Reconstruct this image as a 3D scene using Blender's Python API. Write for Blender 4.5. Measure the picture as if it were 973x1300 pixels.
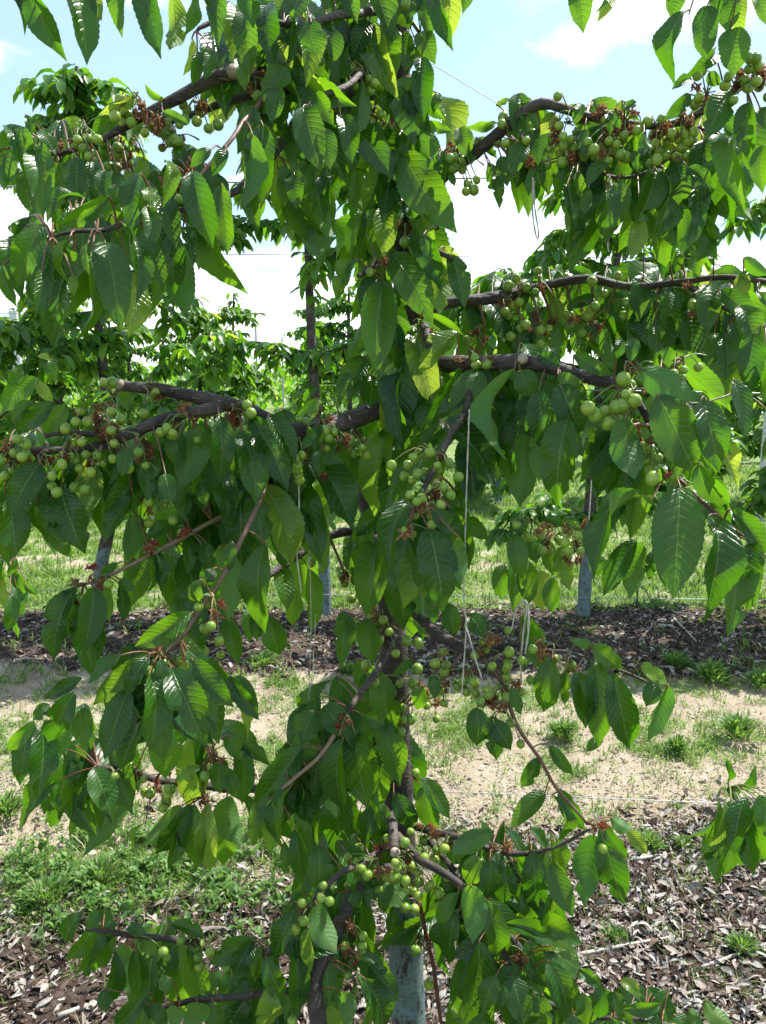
import bpy, math, random
import numpy as np
from mathutils import Vector, Matrix, noise

random.seed(7); rng = np.random.default_rng(7)
for o in list(bpy.data.objects): bpy.data.objects.remove(o)
SC = bpy.context.scene; COL = SC.collection
R = math.radians

# ------------------------------------------------------------ camera, world, sun, exposure
CAMH, PITCH, F = 1.6, R(10.2), 1000.0
cd = bpy.data.cameras.new('camera'); cam = bpy.data.objects.new('camera', cd); COL.objects.link(cam)
cam.location = (0, 0, CAMH); cam.rotation_euler = (R(90) - PITCH, 0, 0)
cd.sensor_fit = 'VERTICAL'; cd.sensor_height = 36; cd.lens = 36 * F / 1300; cd.clip_start = 0.02; cd.clip_end = 2000
SC.camera = cam
SC.view_settings.view_transform = 'Standard'; SC.view_settings.look = 'None'
SC.view_settings.exposure = 1.15; SC.view_settings.gamma = 1
SUN_EL, SUN_AZ = 57, 52          # azimuth from +Y towards +X
s = Vector((math.sin(R(SUN_AZ)) * math.cos(R(SUN_EL)), math.cos(R(SUN_AZ)) * math.cos(R(SUN_EL)), math.sin(R(SUN_EL))))
sl = bpy.data.lights.new('sun', 'SUN'); sl.energy = 5.0; sl.angle = R(0.53); sl.color = (1, .955, .88)
so = bpy.data.objects.new('sun', sl); COL.objects.link(so); so.rotation_euler = s.to_track_quat('Z', 'Y').to_euler(); so.location = (3, 3, 8)

W = bpy.data.worlds.new("World"); SC.world = W; W.use_nodes = True

class NT:
    """small helper for node trees"""
    def __init__(s, tree): s.t = tree; s.n = tree.nodes; s.l = tree.links; s.n.clear()
    def add(s, typ, **kw):
        nd = s.n.new(typ)
        for k, v in kw.items():
            if k.startswith('i_'):
                key = k[2:]; key = int(key) if key.isdigit() else key.replace('_', ' ')
                s.put(nd.inputs[key], v)
            else: setattr(nd, k, v)
        return nd
    def put(s, sock, v):
        if isinstance(v, bpy.types.NodeSocket): s.l.new(v, sock)
        elif isinstance(v, bpy.types.Node): s.l.new(v.outputs[0], sock)
        elif isinstance(v, tuple) and len(v) == 3 and sock.type == 'RGBA': sock.default_value = (*v, 1)
        else: sock.default_value = v
    def m(s, op, a, b=0.0, c=None):
        nd = s.n.new('ShaderNodeMath'); nd.operation = op
        s.put(nd.inputs[0], a); s.put(nd.inputs[1], b)
        if c is not None: s.put(nd.inputs[2], c)
        return nd.outputs[0]
    def mix(s, f, a, b, blend='MIX'):
        nd = s.n.new('ShaderNodeMix'); nd.data_type = 'RGBA'; nd.blend_type = blend
        s.put(nd.inputs[0], f); s.put(nd.inputs[6], a); s.put(nd.inputs[7], b)
        return nd.outputs[2]
    def ss(s, v, lo, hi, a=0.0, b=1.0):
        nd = s.n.new('ShaderNodeMapRange'); nd.interpolation_type = 'SMOOTHSTEP'
        s.put(nd.inputs[0], v)
        for i, q in enumerate((lo, hi, a, b)): s.put(nd.inputs[i + 1], q)
        return nd.outputs[0]
    def noise(s, vec, scale, detail=4, rough=.55):
        nd = s.n.new('ShaderNodeTexNoise'); s.put(nd.inputs['Vector'], vec)
        nd.inputs['Scale'].default_value = scale; nd.inputs['Detail'].default_value = detail; nd.inputs['Roughness'].default_value = rough
        return nd.outputs[0]

t = NT(W.node_tree)
sky = t.add('ShaderNodeTexSky', sky_type='NISHITA', sun_disc=False, sun_elevation=R(SUN_EL), sun_rotation=R(SUN_AZ), air_density=1.0, dust_density=1.2, ozone_density=1.0)
tc = t.add('ShaderNodeTexCoord'); sep = t.add('ShaderNodeSeparateXYZ', i_0=tc.outputs['Generated'])
mp = t.add('ShaderNodeMapping', i_Vector=tc.outputs['Generated']); mp.inputs['Scale'].default_value = (1, 1, 2.6); mp.inputs['Location'].default_value = (.35, 0.1, .12)
n1 = t.noise(mp.outputs[0], 3.1, 7, .55)
z = sep.outputs['Z']
bias = t.ss(z, .0, .20, .20, -.01)
cl = t.ss(t.m('ADD', n1, bias), .50, .68)
skyc = t.mix(.45, sky.outputs[0], (5.3, 7.9, 10.4))
skyc = t.mix(cl, skyc, (12.5, 12.8, 13.0))
bg = t.add('ShaderNodeBackground', i_Color=skyc, i_Strength=.08)
wo = t.add('ShaderNodeOutputWorld'); t.l.new(bg.outputs[0], wo.inputs[0])

# ------------------------------------------------------------ projection helpers
def at(px, py, Y):
    a = (px - 486.5) / F; b = (650 - py) / F
    k = Y / (math.cos(PITCH) + b * math.sin(PITCH))
    return Vector((a * k, Y, CAMH + k * (-math.sin(PITCH) + b * math.cos(PITCH))))
def ground_at(px, py):
    ang = math.atan((py - 650) / F) + PITCH
    return at(px, py, CAMH / math.tan(ang))
def mpp(py, Y):            # metres per photo pixel there
    b = (650 - py) / F
    return Y / (math.cos(PITCH) + b * math.sin(PITCH)) / F

# ------------------------------------------------------------ object helpers
def tag(o, label=None, cat=None, group=None, kind=None):
    if label: o['label'] = label
    if cat: o['category'] = cat
    if group: o['group'] = group
    if kind: o['kind'] = kind
    return o
def link(name, me, parent=None, mat=None):
    o = bpy.data.objects.new(name, me); COL.objects.link(o)
    if parent: o.parent = parent; o.matrix_parent_inverse = Matrix.Identity(4)
    return o
def empty(name, loc=(0, 0, 0)):
    o = bpy.data.objects.new(name, None); COL.objects.link(o); o.location = loc; o.empty_display_size = .1
    return o
def child(o, parent):       # world-space mesh or matrix under an empty that only has a location
    o.parent = parent; o.matrix_parent_inverse = Matrix.Translation(parent.location).inverted()
    return o
def mesh(name, V, Fc, mats, uv=None, tone=None, smooth=True, mi=None):
    me = bpy.data.meshes.new(name); me.from_pydata([tuple(v) for v in V], [], Fc)
    for m_ in mats: me.materials.append(m_)
    if smooth: me.polygons.foreach_set('use_smooth', [True] * len(me.polygons))
    if mi is not None: me.polygons.foreach_set('material_index', mi)
    if uv is not None:
        ul = me.uv_layers.new(name='UVMap'); li = np.empty(len(me.loops), dtype=np.int32); me.loops.foreach_get('vertex_index', li)
        ul.data.foreach_set('uv', np.asarray(uv, dtype=np.float32)[li].ravel())
    if tone is not None:
        at_ = me.attributes.new('tone', 'FLOAT', 'POINT'); at_.data.foreach_set('value', np.asarray(tone, dtype=np.float32))
    return me
def stamp(name, tmpl, mats_list, mat, tones=None):
    """join many transformed copies of templates into one mesh. tmpl: list of (V,F,UV); mats_list: (template index, 4x4)"""
    byT = {}
    for i, (k, M) in enumerate(mats_list): byT.setdefault(k, []).append((i, M))
    VV = []; UU = []; TT = []; tris = []; off = 0
    for k, lst in byT.items():
        V, Fc, UV = tmpl[k]; V = np.asarray(V); Fa = np.asarray(Fc); n = len(V)
        Ms = np.array([np.array(M) for _, M in lst])
        P = np.einsum('kij,nj->kni', Ms[:, :3, :3], V) + Ms[:, None, :3, 3]
        VV.append(P.reshape(-1, 3)); UU.append(np.tile(UV, (len(lst), 1)))
        tn = rng.random(len(lst)) if tones is None else np.array([tones[i] for i, _ in lst])
        TT.append(np.repeat(tn, n))
        tris.append((Fa[None] + (np.arange(len(lst)) * n)[:, None, None] + off).reshape(-1, Fa.shape[1])); off += n * len(lst)
    V = np.concatenate(VV); U = np.concatenate(UU); T = np.concatenate(TT); Q = np.concatenate(tris)
    return rawmesh(name, V, Q, mat, U, T)
def rawmesh(name, V, Q, mat, U=None, T=None, smooth=True):
    me = bpy.data.meshes.new(name); w = Q.shape[1]
    me.vertices.add(len(V)); me.vertices.foreach_set('co', V.astype(np.float32).ravel())
    me.loops.add(Q.size); me.loops.foreach_set('vertex_index', Q.astype(np.int32).ravel())
    me.polygons.add(len(Q)); me.polygons.foreach_set('loop_start', np.arange(0, Q.size, w, dtype=np.int32))
    me.polygons.foreach_set('loop_total', np.full(len(Q), w, dtype=np.int32))
    me.update(calc_edges=True)
    me.polygons.foreach_set('use_smooth', np.full(len(Q), smooth))
    me.materials.append(mat)
    if U is not None:
        ul = me.uv_layers.new(name='UVMap'); ul.data.foreach_set('uv', U[Q.ravel()].astype(np.float32).ravel())
    if T is not None:
        a = me.attributes.new('tone', 'FLOAT', 'POINT'); a.data.foreach_set('value', T.astype(np.float32))
    me.validate(); return me

def smooth_path(pts, rad, step=.012):
    """catmull-rom through pts"""
    P = [Vector(p) for p in pts]; n = len(P)
    if n < 3: P = [P[0], (P[0] + P[-1]) / 2, P[-1]]; rad = [rad[0], (rad[0] + rad[-1]) / 2, rad[-1]]; n = 3
    out = []; rr = []
    for i in range(n - 1):
        p0 = P[max(i - 1, 0)]; p1 = P[i]; p2 = P[i + 1]; p3 = P[min(i + 2, n - 1)]
        k = max(2, int((p2 - p1).length / step))
        for j in range(k):
            u = j / k
            out.append(.5 * ((2 * p1) + (p2 - p0) * u + (2 * p0 - 5 * p1 + 4 * p2 - p3) * u * u + (3 * p1 - p0 - 3 * p2 + p3) * u ** 3))
            rr.append(rad[i] * (1 - u) + rad[i + 1] * u)
    out.append(P[-1]); rr.append(rad[-1])
    return out, rr
def tube(path, rad, sides=8, knob=0.0, cap=True, seed=0):
    V = []; Fc = []; n = len(path); up = Vector((0, 0, 1)); u = None; L = 0; UV = []
    for i, p in enumerate(path):
        d = (path[min(i + 1, n - 1)] - path[max(i - 1, 0)])
        d = d.normalized() if d.length > 1e-9 else Vector((0, 0, 1))
        if u is None:
            u = d.cross(up if abs(d.z) < .9 else Vector((1, 0, 0))).normalized()
        u = (u - d * u.dot(d)).normalized(); w = d.cross(u)
        if i: L += (path[i] - path[i - 1]).length
        for k in range(sides):
            a = 2 * math.pi * k / sides; q = p + (u * math.cos(a) + w * math.sin(a)) * rad[i]
            r = rad[i]
            if knob:
                r *= 1 + knob * (noise.noise(q * (1.1 / max(rad[0], .004)) + Vector((seed, 0, 0))) + .6 * noise.noise(q * (3 / max(rad[0], .004))))
                q = p + (u * math.cos(a) + w * math.sin(a)) * r
            V.append(q); UV.append((k / sides, L))
    for i in range(n - 1):
        for k in range(sides):
            a = i * sides + k; b = i * sides + (k + 1) % sides
            Fc.append((a, b, b + sides, a + sides))
    if cap:
        Fc.append(tuple(range(sides - 1, -1, -1))); Fc.append(tuple(range((n - 1) * sides, n * sides)))
    return V, Fc
def join(parts):
    V = []; Fc = []
    for v, f in parts:
        o = len(V); V += v; Fc += [tuple(i + o for i in q) for q in f]
    return V, Fc

# ------------------------------------------------------------ materials
def newmat(name):
    m_ = bpy.data.materials.new(name); m_.use_nodes = True
    return m_, NT(m_.node_tree)
def out(t, sh): o = t.add('ShaderNodeOutputMaterial'); t.l.new(sh if isinstance(sh, bpy.types.NodeSocket) else sh.outputs[0], o.inputs[0])

def leaf_material(name, dark=(.0065, .034, .0045), mid=(.018, .082, .009), young=(.08, .165, .015), trans=.43, veins=True, gloss=.33, young_amt=.1):
    m_, t = newmat(name)
    oi = t.add('ShaderNodeObjectInfo'); at_ = t.add('ShaderNodeAttribute', attribute_name='tone')
    rnd = t.m('FRACT', t.m('ADD', oi.outputs['Random'], at_.outputs['Fac']))
    rnd2 = t.m('FRACT', t.m('MULTIPLY', rnd, 7.31))
    geo = t.add('ShaderNodeNewGeometry')
    base = t.mix(rnd2, dark, mid)
    base = t.mix(t.ss(rnd, 1 - young_amt, 1.0, 0, .8), base, young)
    tcn = t.add('ShaderNodeTexCoord')
    nz = t.noise(tcn.outputs['Object'] if not veins else geo.outputs['Position'], 30 if veins else 3, 3)
    base = t.mix(t.ss(nz, .35, .75, 0, .35), base, mid)
    # a few leaves carry yellow-brown specks
    if veins:
        uv = t.add('ShaderNodeUVMap'); sp = t.add('ShaderNodeSeparateXYZ', i_0=uv.outputs[0])
        au = t.m('ABSOLUTE', t.m('SUBTRACT', t.m('MULTIPLY', sp.outputs[0], 2.0), 1.0)); v = sp.outputs[1]
        s_ = t.m('MULTIPLY', t.m('SUBTRACT', v, t.m('MULTIPLY', t.m('POWER', au, 1.25), .17)), 11.0)
        fr = t.m('ABSOLUTE', t.m('SUBTRACT', t.m('FRACT', s_), .5))       # .5 at vein
        vein = t.m('MULTIPLY', t.ss(fr, .445, .492), t.ss(au, 1.0, .6))
        rib = t.ss(au, .055, .015)
        allv = t.m('MAXIMUM', t.m('MULTIPLY', vein, .5), t.m('MULTIPLY', rib, .75))
        specks = t.noise(geo.outputs['Position'], 260, 2)
        base = t.mix(t.m('MULTIPLY', t.ss(specks, .70, .76), .5), base, (.16, .09, .03))
        col = t.mix(allv, base, t.mix(.5, base, (.30, .42, .12)))
        pil = t.m('SUBTRACT', 1.0, t.m('POWER', t.m('MULTIPLY', fr, 2.0), 5.0))
        fine = t.noise(geo.outputs['Position'], 420, 2)
        wob = t.noise(geo.outputs['Position'], 85, 2)
        h = t.m('ADD', t.m('ADD', t.m('MULTIPLY', pil, t.m('ADD', .35, t.m('MULTIPLY', rnd, .5))), t.m('MULTIPLY', wob, .6)), t.m('MULTIPLY', fine, .35))
        h = t.m('SUBTRACT', h, t.m('MULTIPLY', rib, .7))
        bm_ = t.add('ShaderNodeBump', i_Strength=.6, i_Distance=.0010, i_Height=h)
    else:
        col = base; bm_ = None
    under = t.mix(.55, col, (.11, .24, .06))
    col2 = t.mix(geo.outputs['Backfacing'], col, under)
    p = t.add('ShaderNodeBsdfPrincipled', i_Base_Color=col2, i_Roughness=t.m('ADD', t.m('ADD', gloss - .10, t.m('MULTIPLY', rnd2, .14)), t.m('MULTIPLY', geo.outputs['Backfacing'], .25)))
    p.inputs['Specular IOR Level'].default_value = .45
    tcol = t.mix(rnd2, (.085, .275, .005), (.22, .47, .010))
    tcol = t.mix(t.ss(rnd, 1 - young_amt, 1.0), tcol, (.55, .72, .06))
    if veins: tcol = t.mix(t.m('MULTIPLY', allv, .6), tcol, (.12, .25, .03))
    tr = t.add('ShaderNodeBsdfTranslucent', i_Color=tcol)
    if bm_: t.l.new(bm_.outputs[0], p.inputs['Normal']); t.l.new(bm_.outputs[0], tr.inputs['Normal'])
    mx = t.add('ShaderNodeMixShader', i_0=trans); t.l.new(p.outputs[0], mx.inputs[1]); t.l.new(tr.outputs[0], mx.inputs[2])
    out(t, mx); return m_
M_LEAF = leaf_material('cherry_leaf')
M_MATURE = leaf_material('mature_leaf', young_amt=.001, trans=.36)
M_YOUNG = leaf_material('young_leaf', dark=(.11, .20, .022), mid=(.17, .27, .035), young=(.30, .30, .05), trans=.5, young_amt=.3)
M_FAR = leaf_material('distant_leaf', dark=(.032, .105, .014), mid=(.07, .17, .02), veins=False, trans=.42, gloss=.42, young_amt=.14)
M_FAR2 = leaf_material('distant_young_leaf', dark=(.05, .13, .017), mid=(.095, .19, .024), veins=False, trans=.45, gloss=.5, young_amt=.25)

def bark_material(name, paint=None):
    m_, t = newmat(name)
    geo = t.add('ShaderNodeNewGeometry'); pos = geo.outputs['Position']
    mp = t.add('ShaderNodeMapping', i_Vector=pos); mp.inputs['Scale'].default_value = (1, 1, 3.2)
    n1 = t.noise(pos, 26, 5, .6); n2 = t.noise(mp.outputs[0], 95, 4, .65); n3 = t.noise(pos, 9, 3)
    c = t.mix(t.ss(n1, .3, .72), (.022, .016, .014), (.075, .060, .052))
    c = t.mix(t.ss(n3, .5, .75, 0, .5), c, (.14, .125, .11))
    mp3 = t.add('ShaderNodeMapping', i_Vector=pos); mp3.inputs['Scale'].default_value = (.35, .35, 3.0)
    n4 = t.noise(mp3.outputs[0], 130, 3, .5)
    len_ = t.ss(n4, .60, .68); c = t.mix(t.m('MULTIPLY', len_, .75), c, (.27, .21, .16)); c = t.mix(t.ss(t.noise(mp3.outputs[0], 60, 3, .6), .58, .66, 0, .8), c, (.018, .013, .011))
    h = t.m('ADD', t.m('ADD', t.m('MULTIPLY', n2, .9), n1), t.m('MULTIPLY', len_, .6))
    rough = .62
    if paint is not None:
        zz = t.add('ShaderNodeSeparateXYZ', i_0=pos).outputs[2]
        edge = t.m('ADD', zz, t.m('MULTIPLY', t.m('SUBTRACT', t.noise(pos, 14, 4), .5), .10))
        mask = t.ss(edge, paint + .012, paint - .012)
        mp2 = t.add('ShaderNodeMapping', i_Vector=pos); mp2.inputs['Scale'].default_value = (1.5, 1.5, .5)
        worn = t.ss(t.m('ADD', t.noise(mp2.outputs[0], 60, 5, .7), t.m('MULTIPLY', t.noise(pos, 12, 3), .3)), .80, .70)
        pc = t.mix(t.noise(pos, 35, 4), (.075, .115, .125), (.165, .225, .22))
        pc = t.mix(t.ss(t.noise(mp2.outputs[0], 150, 2), .55, .7, 0, .5), pc, (.12, .17, .18))
        f = t.m('MULTIPLY', mask, worn); c = t.mix(f, c, pc); h = t.m('ADD', h, t.m('MULTIPLY', f, .5))
    b = t.add('ShaderNodeBump', i_Strength=.9, i_Distance=.004, i_Height=h)
    p = t.add('ShaderNodeBsdfPrincipled', i_Base_Color=c, i_Roughness=rough, i_Normal=b.outputs[0]); p.inputs['Specular IOR Level'].default_value = .35
    out(t, p); return m_
M_TRUNK = bark_material('painted_bark', .60)
M_TRUNK2 = bark_material('painted_bark_far', .46)
M_BARK = bark_material('bark')

def simple(name, c1, c2, scale=60, rough=.6, bump=.0, metal=0, trans=None, spec=.4):
    m_, t = newmat(name); geo = t.add('ShaderNodeNewGeometry')
    oi = t.add('ShaderNodeObjectInfo'); at_ = t.add('ShaderNodeAttribute', attribute_name='tone')
    rnd = t.m('FRACT', t.m('ADD', oi.outputs['Random'], at_.outputs['Fac']))
    n = t.noise(geo.outputs['Position'], scale, 4)
    f = t.m('ADD', t.m('MULTIPLY', n, .6), t.m('SUBTRACT', t.m('MULTIPLY', rnd, .7), .15))
    f = t.ss(f, .15, .85)
    c = t.mix(f, c1, c2)
    p = t.add('ShaderNodeBsdfPrincipled', i_Base_Color=c, i_Roughness=rough, i_Metallic=metal); p.inputs['Specular IOR Level'].default_value = spec
    if bump:
        b = t.add('ShaderNodeBump', i_Strength=bump, i_Distance=.002, i_Height=n); t.l.new(b.outputs[0], p.inputs['Normal'])
    sh = p
    if trans:
        tr = t.add('ShaderNodeBsdfTranslucent', i_Color=trans); mx = t.add('ShaderNodeMixShader', i_0=.4)
        t.l.new(p.outputs[0], mx.inputs[1]); t.l.new(tr.outputs[0], mx.inputs[2]); sh = mx
    out(t, sh); return m_
M_SHOOT = simple('shoot_bark', (.09, .035, .022), (.20, .13, .09), 90, .5, .4)
M_STALK = simple('stalk', (.10, .17, .04), (.20, .16, .06), 60, .5)
M_PET = simple('petiole', (.14, .05, .03), (.16, .2, .05), 60, .45)
M_WITHER = simple('withered_blossom', (.10, .045, .025), (.36, .19, .10), 220, .85, .6, trans=(.35, .17, .07))
M_RED = simple('bud_scale', (.22, .05, .035), (.42, .20, .12), 220, .7, .5, trans=(.5, .12, .08))
M_WIRE = simple('galvanised_wire', (.20, .21, .22), (.36, .37, .38), 80, .5, metal=.5)
M_TWINE = simple('twine', (.30, .28, .25), (.55, .53, .48), 300, .9, .5)
M_POST = simple('galvanised_post', (.42, .44, .45), (.6, .62, .62), 30, .5, .3, metal=.2)
M_BLACK = simple('black_plastic', (.012, .012, .013), (.03, .03, .03), 60, .5)
M_STICK = simple('dead_wood', (.16, .13, .11), (.42, .38, .33), 60, .85, .7)
M_LITTER_OLD = simple('litter', (.030, .018, .013), (.36, .30, .26), 60, .8, .7)
def litter_material():
    m_, t = newmat('litter_mix'); geo = t.add('ShaderNodeNewGeometry'); rnd = t.add('ShaderNodeAttribute', attribute_name='tone').outputs['Fac']
    n = t.noise(geo.outputs['Position'], 130, 4, .7)
    c = t.mix(t.ss(rnd, .1, .5), (.035, .022, .016), (.14, .095, .068)); c = t.mix(t.ss(rnd, .25, .8), c, (.33, .305, .275))
    c = t.mix(t.ss(n, .45, .75, 0, .6), c, (.06, .045, .035))
    b = t.add('ShaderNodeBump', i_Strength=.8, i_Distance=.002, i_Height=n)
    p = t.add('ShaderNodeBsdfPrincipled', i_Base_Color=c, i_Roughness=.85, i_Normal=b.outputs[0]); p.inputs['Specular IOR Level'].default_value = .2
    out(t, p); return m_
M_LITTER = litter_material()
M_GRASS = simple('grass_blade', (.055, .13, .018), (.17, .27, .05), 8, .55, trans=(.24, .4, .05))
M_WEED = simple('weed_leaf', (.05, .125, .025), (.14, .25, .055), 20, .5, trans=(.22, .4, .05))
M_STRAW = simple('straw', (.30, .24, .14), (.55, .47, .32), 30, .8)
def cherry_material():
    m_, t = newmat('green_cherry'); geo = t.add('ShaderNodeNewGeometry'); oi = t.add('ShaderNodeObjectInfo')
    at_ = t.add('ShaderNodeAttribute', attribute_name='tone'); rnd = t.m('FRACT', t.m('ADD', oi.outputs['Random'], at_.outputs['Fac']))
    c = t.mix(rnd, (.11, .21, .022), (.225, .315, .036)); n = t.noise(geo.outputs['Position'], 90, 3)
    c = t.mix(t.ss(n, .5, .8, 0, .5), c, (.33, .40, .08))
    c = t.mix(t.ss(t.noise(geo.outputs['Position'], 220, 3), .56, .7, 0, .45), c, (.16, .20, .045))
    c = t.mix(t.ss(t.noise(geo.outputs['Position'], 500, 2), .68, .75, 0, .35), c, (.12, .15, .04))
    p = t.add('ShaderNodeBsdfPrincipled', i_Base_Color=c, i_Roughness=.27); p.inputs['Subsurface Weight'].default_value = .25
    p.inputs['Subsurface Radius'].default_value = (.3, .5, .1); p.inputs['Subsurface Scale'].default_value = .01
    out(t, p); return m_
M_CHERRY = cherry_material()

# ------------------------------------------------------------ ground
def band(Y, a, b, w): return 1 / (1 + math.exp(-(Y - a) / w)) * 1 / (1 + math.exp((Y - b) / w))
def fields(x, Y):
    """(mulch, grass) weights at a ground point"""
    q = Vector((x, Y, 0)); n = noise.noise(q * 1.3) ; n2 = noise.noise(q * 3.7 + Vector((5, 0, 0))); n3 = noise.noise(q * 9)
    Yw = Y + .22 * n + .13 * n2 + .05 * n3
    mul = max(band(Yw, -.5, 2.32 + (.2 if x > .2 else -.12), .05), band(Yw, 3.98, 5.15, .05), band(Yw, 8.9, 9.9, .1))
    soil = band(Yw, 2.46, 2.95, .09) * .90 + band(Yw, 3.35, 3.85, .10) * .35
    g = .55 + .9 * n2 + .45 * n3
    if Y > 5.1: g = .85 + .7 * n2 - .35 * band(Yw, 6.2, 6.7, .15)
    elif Y > 3.9: g = .10 + .5 * n2
    elif Y < 2.5:
        lp = math.exp(-((x + .78) / .42) ** 2 - ((Y - 2.27) / .20) ** 2)
        g = .10 + .8 * n2 + .3 * n3 + 1.0 * lp; mul *= (1 - min(1, lp * .8))
    g = max(0, min(1, g)) * (1 - soil * .92)
    return mul, g, soil
gx = np.concatenate([-np.geomspace(5.5, 400, 14)[::-1], np.linspace(-5, 5, 150), np.geomspace(5.5, 400, 14)])
gy = np.concatenate([[-40, -5, -1], np.linspace(0, 7, 190), np.linspace(7.15, 16, 60), np.geomspace(17, 600, 16)])
V = []; T = []; M1 = []; M2 = []
for y in gy:
    for x in gx:
        z_ = 0
        if -5 <= x <= 5 and 0 <= y <= 16:
            mu, g, so_ = fields(x, y); M1.append(mu); M2.append(g)
            z_ = .012 * noise.noise(Vector((x * 2, y * 2, 0))) + .014 * noise.noise(Vector((x * 7, y * 7, 3))) + .010 * noise.noise(Vector((x * 22, y * 22, 3))) + .02 * mu - .02 * so_
        else: M1.append(0); M2.append(.8)
        V.append((x, y, z_))
nx = len(gx); Q = np.array([(j * nx + i, j * nx + i + 1, (j + 1) * nx + i + 1, (j + 1) * nx + i) for j in range(len(gy) - 1) for i in range(nx - 1)])
def ground_material():
    m_, t = newmat('orchard_soil'); geo = t.add('ShaderNodeNewGeometry'); pos = geo.outputs['Position']
    mu = t.add('ShaderNodeAttribute', attribute_name='mulch').outputs['Fac']; gr = t.add('ShaderNodeAttribute', attribute_name='grass').outputs['Fac']
    n1 = t.noise(pos, 5, 6, .6); n2 = t.noise(pos, 40, 5, .7); n3 = t.noise(pos, 160, 3, .7)
    soil = t.mix(t.ss(n1, .3, .7), (.30, .245, .175), (.40, .345, .265)); soil = t.mix(t.ss(n3, .45, .75, 0, .6), soil, (.24, .17, .11))
    mul = t.mix(t.ss(n2, .35, .7), (.035, .023, .017), (.13, .10, .08))
    grs = t.mix(t.ss(n2, .3, .7), (.06, .13, .02), (.17, .26, .06))
    c = t.mix(t.ss(t.m('ADD', mu, t.m('MULTIPLY', t.m('SUBTRACT', n2, .5), .7)), .35, .65), soil, mul)
    c = t.mix(t.ss(t.m('ADD', gr, t.m('MULTIPLY', t.m('SUBTRACT', n2, .5), 1.2)), .45, .8, 0, .85), c, grs)
    b = t.add('ShaderNodeBump', i_Strength=.9, i_Distance=.012, i_Height=t.m('ADD', n2, t.m('MULTIPLY', n3, .5)))
    p = t.add('ShaderNodeBsdfPrincipled', i_Base_Color=c, i_Roughness=.95, i_Normal=b.outputs[0]); p.inputs['Specular IOR Level'].default_value = .15
    out(t, p); return m_
gm = rawmesh('ground', np.array(V), Q, ground_material())
for nm, arr in (('mulch', M1), ('grass', M2)):
    a = gm.attributes.new(nm, 'FLOAT', 'POINT'); a.data.foreach_set('value', np.array(arr, dtype=np.float32))
tag(link('ground', gm), 'tan bare soil with strips of brown mulch and grass between orchard rows', kind='structure')

# scatter
def scatter(n, y0, y1, test, powr=1.0):
    res = []
    while len(res) < n:
        Y = y0 + (y1 - y0) * random.random() ** powr
        hw = .55 * Y + .35; x = random.uniform(-hw, hw)
        if test(x, Y): res.append((x, Y))
    return res
def blade_t(nseg=3, w=.5, bend=.35):
    V = []; Fc = []
    for i in range(nseg + 1):
        u = i / nseg; ww = w * (1 - u ** 1.6) * .5 + .01
        V += [(-ww, bend * u * u, u), (ww, bend * u * u, u)]
    for i in range(nseg): Fc.append((2 * i, 2 * i + 1, 2 * i + 3, 2 * i + 2))
    return np.array(V), Fc, np.zeros((len(V), 2))
BL = [blade_t(3, 1, b) for b in (.15, .5, .9)]
def blade_M(x, Y, h, w, tilt=.5, z=0):
    a = random.uniform(0, 6.283); tl = abs(random.gauss(0, tilt))
    return Matrix.Translation((x, Y, z)) @ Matrix.Rotation(a, 4, 'Z') @ Matrix.Rotation(-tl, 4, 'X') @ Matrix.Diagonal((w, h, h, 1))
gl = []
for (x, Y) in scatter(4200, 1.5, 4.0, lambda x, Y: random.random() < fields(x, Y)[1] ** 1.3 * .9 + .008):
    k = random.randint(5, 13)
    for _ in range(k): gl.append((random.randint(0, 2), blade_M(x + random.gauss(0, .014), Y + random.gauss(0, .014), random.uniform(.012, .05), random.uniform(.0025, .006), .6)))
for (x, Y) in scatter(10000, 3.9, 13, lambda x, Y: random.random() < fields(x, Y)[1] ** 1.2 + .01, 1.5):
    k = random.randint(4, 9); g = .7 + Y / 9
    for _ in range(k): gl.append((random.randint(0, 2), blade_M(x + random.gauss(0, .03), Y + random.gauss(0, .03), random.uniform(.03, .075) * g, random.uniform(.006, .011) * g, .6)))
for _ in range(1300):
    x = random.gauss(-.75, .36); Y = random.gauss(2.25, .17)
    if noise.noise(Vector((x * 9, Y * 9, 2))) < -.05: continue
    for _k in range(8): gl.append((random.randint(0, 2), blade_M(x + random.gauss(0, .015), Y + random.gauss(0, .015), random.uniform(.02, .06), random.uniform(.003, .007), .7)))
for (x, Y) in scatter(750, 1.5, 2.6, lambda x, Y: noise.noise(Vector((x * 3, Y * 3, 7))) > -.1):
    for _k in range(7): gl.append((random.randint(0, 2), blade_M(x + random.gauss(0, .012), Y + random.gauss(0, .012), random.uniform(.015, .05), random.uniform(.003, .006), .6, .01)))
tag(link('grass', stamp('grass', BL, gl, M_GRASS)), 'short bright green grass growing between the tree rows', 'grass', kind='stuff')
gc = []
for _ in range(1100):
    x = random.gauss(-.84, .34); Y = random.gauss(2.25, .16)
    if noise.noise(Vector((x * 9, Y * 9, 2))) < -.02: continue
    a0 = random.uniform(0, 6.28); h_ = random.uniform(.01, .05)
    for k in range(random.randint(5, 9)):
        a = a0 + k * 2.4; L = random.uniform(.014, .034)
        gc.append((k % 3, Matrix.Translation((x, Y, .006 + h_ * random.random())) @ Matrix.Rotation(a, 4, 'Z') @ Matrix.Rotation(random.uniform(.1, 1.0), 4, 'X') @ Matrix.Diagonal((L, L, L, 1))))
GC = gc
st = [(random.randint(0, 2), blade_M(x, Y, random.uniform(.02, .08), random.uniform(.0015, .003), 1.4, .008)) for (x, Y) in scatter(9000, 1.5, 6.0, lambda x, Y: random.random() < .5)]
tag(link('dry_straw', stamp('dry_straw', BL, st, M_STRAW)), 'thin dry straw and stems lying over the soil', 'straw', kind='stuff')

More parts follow.
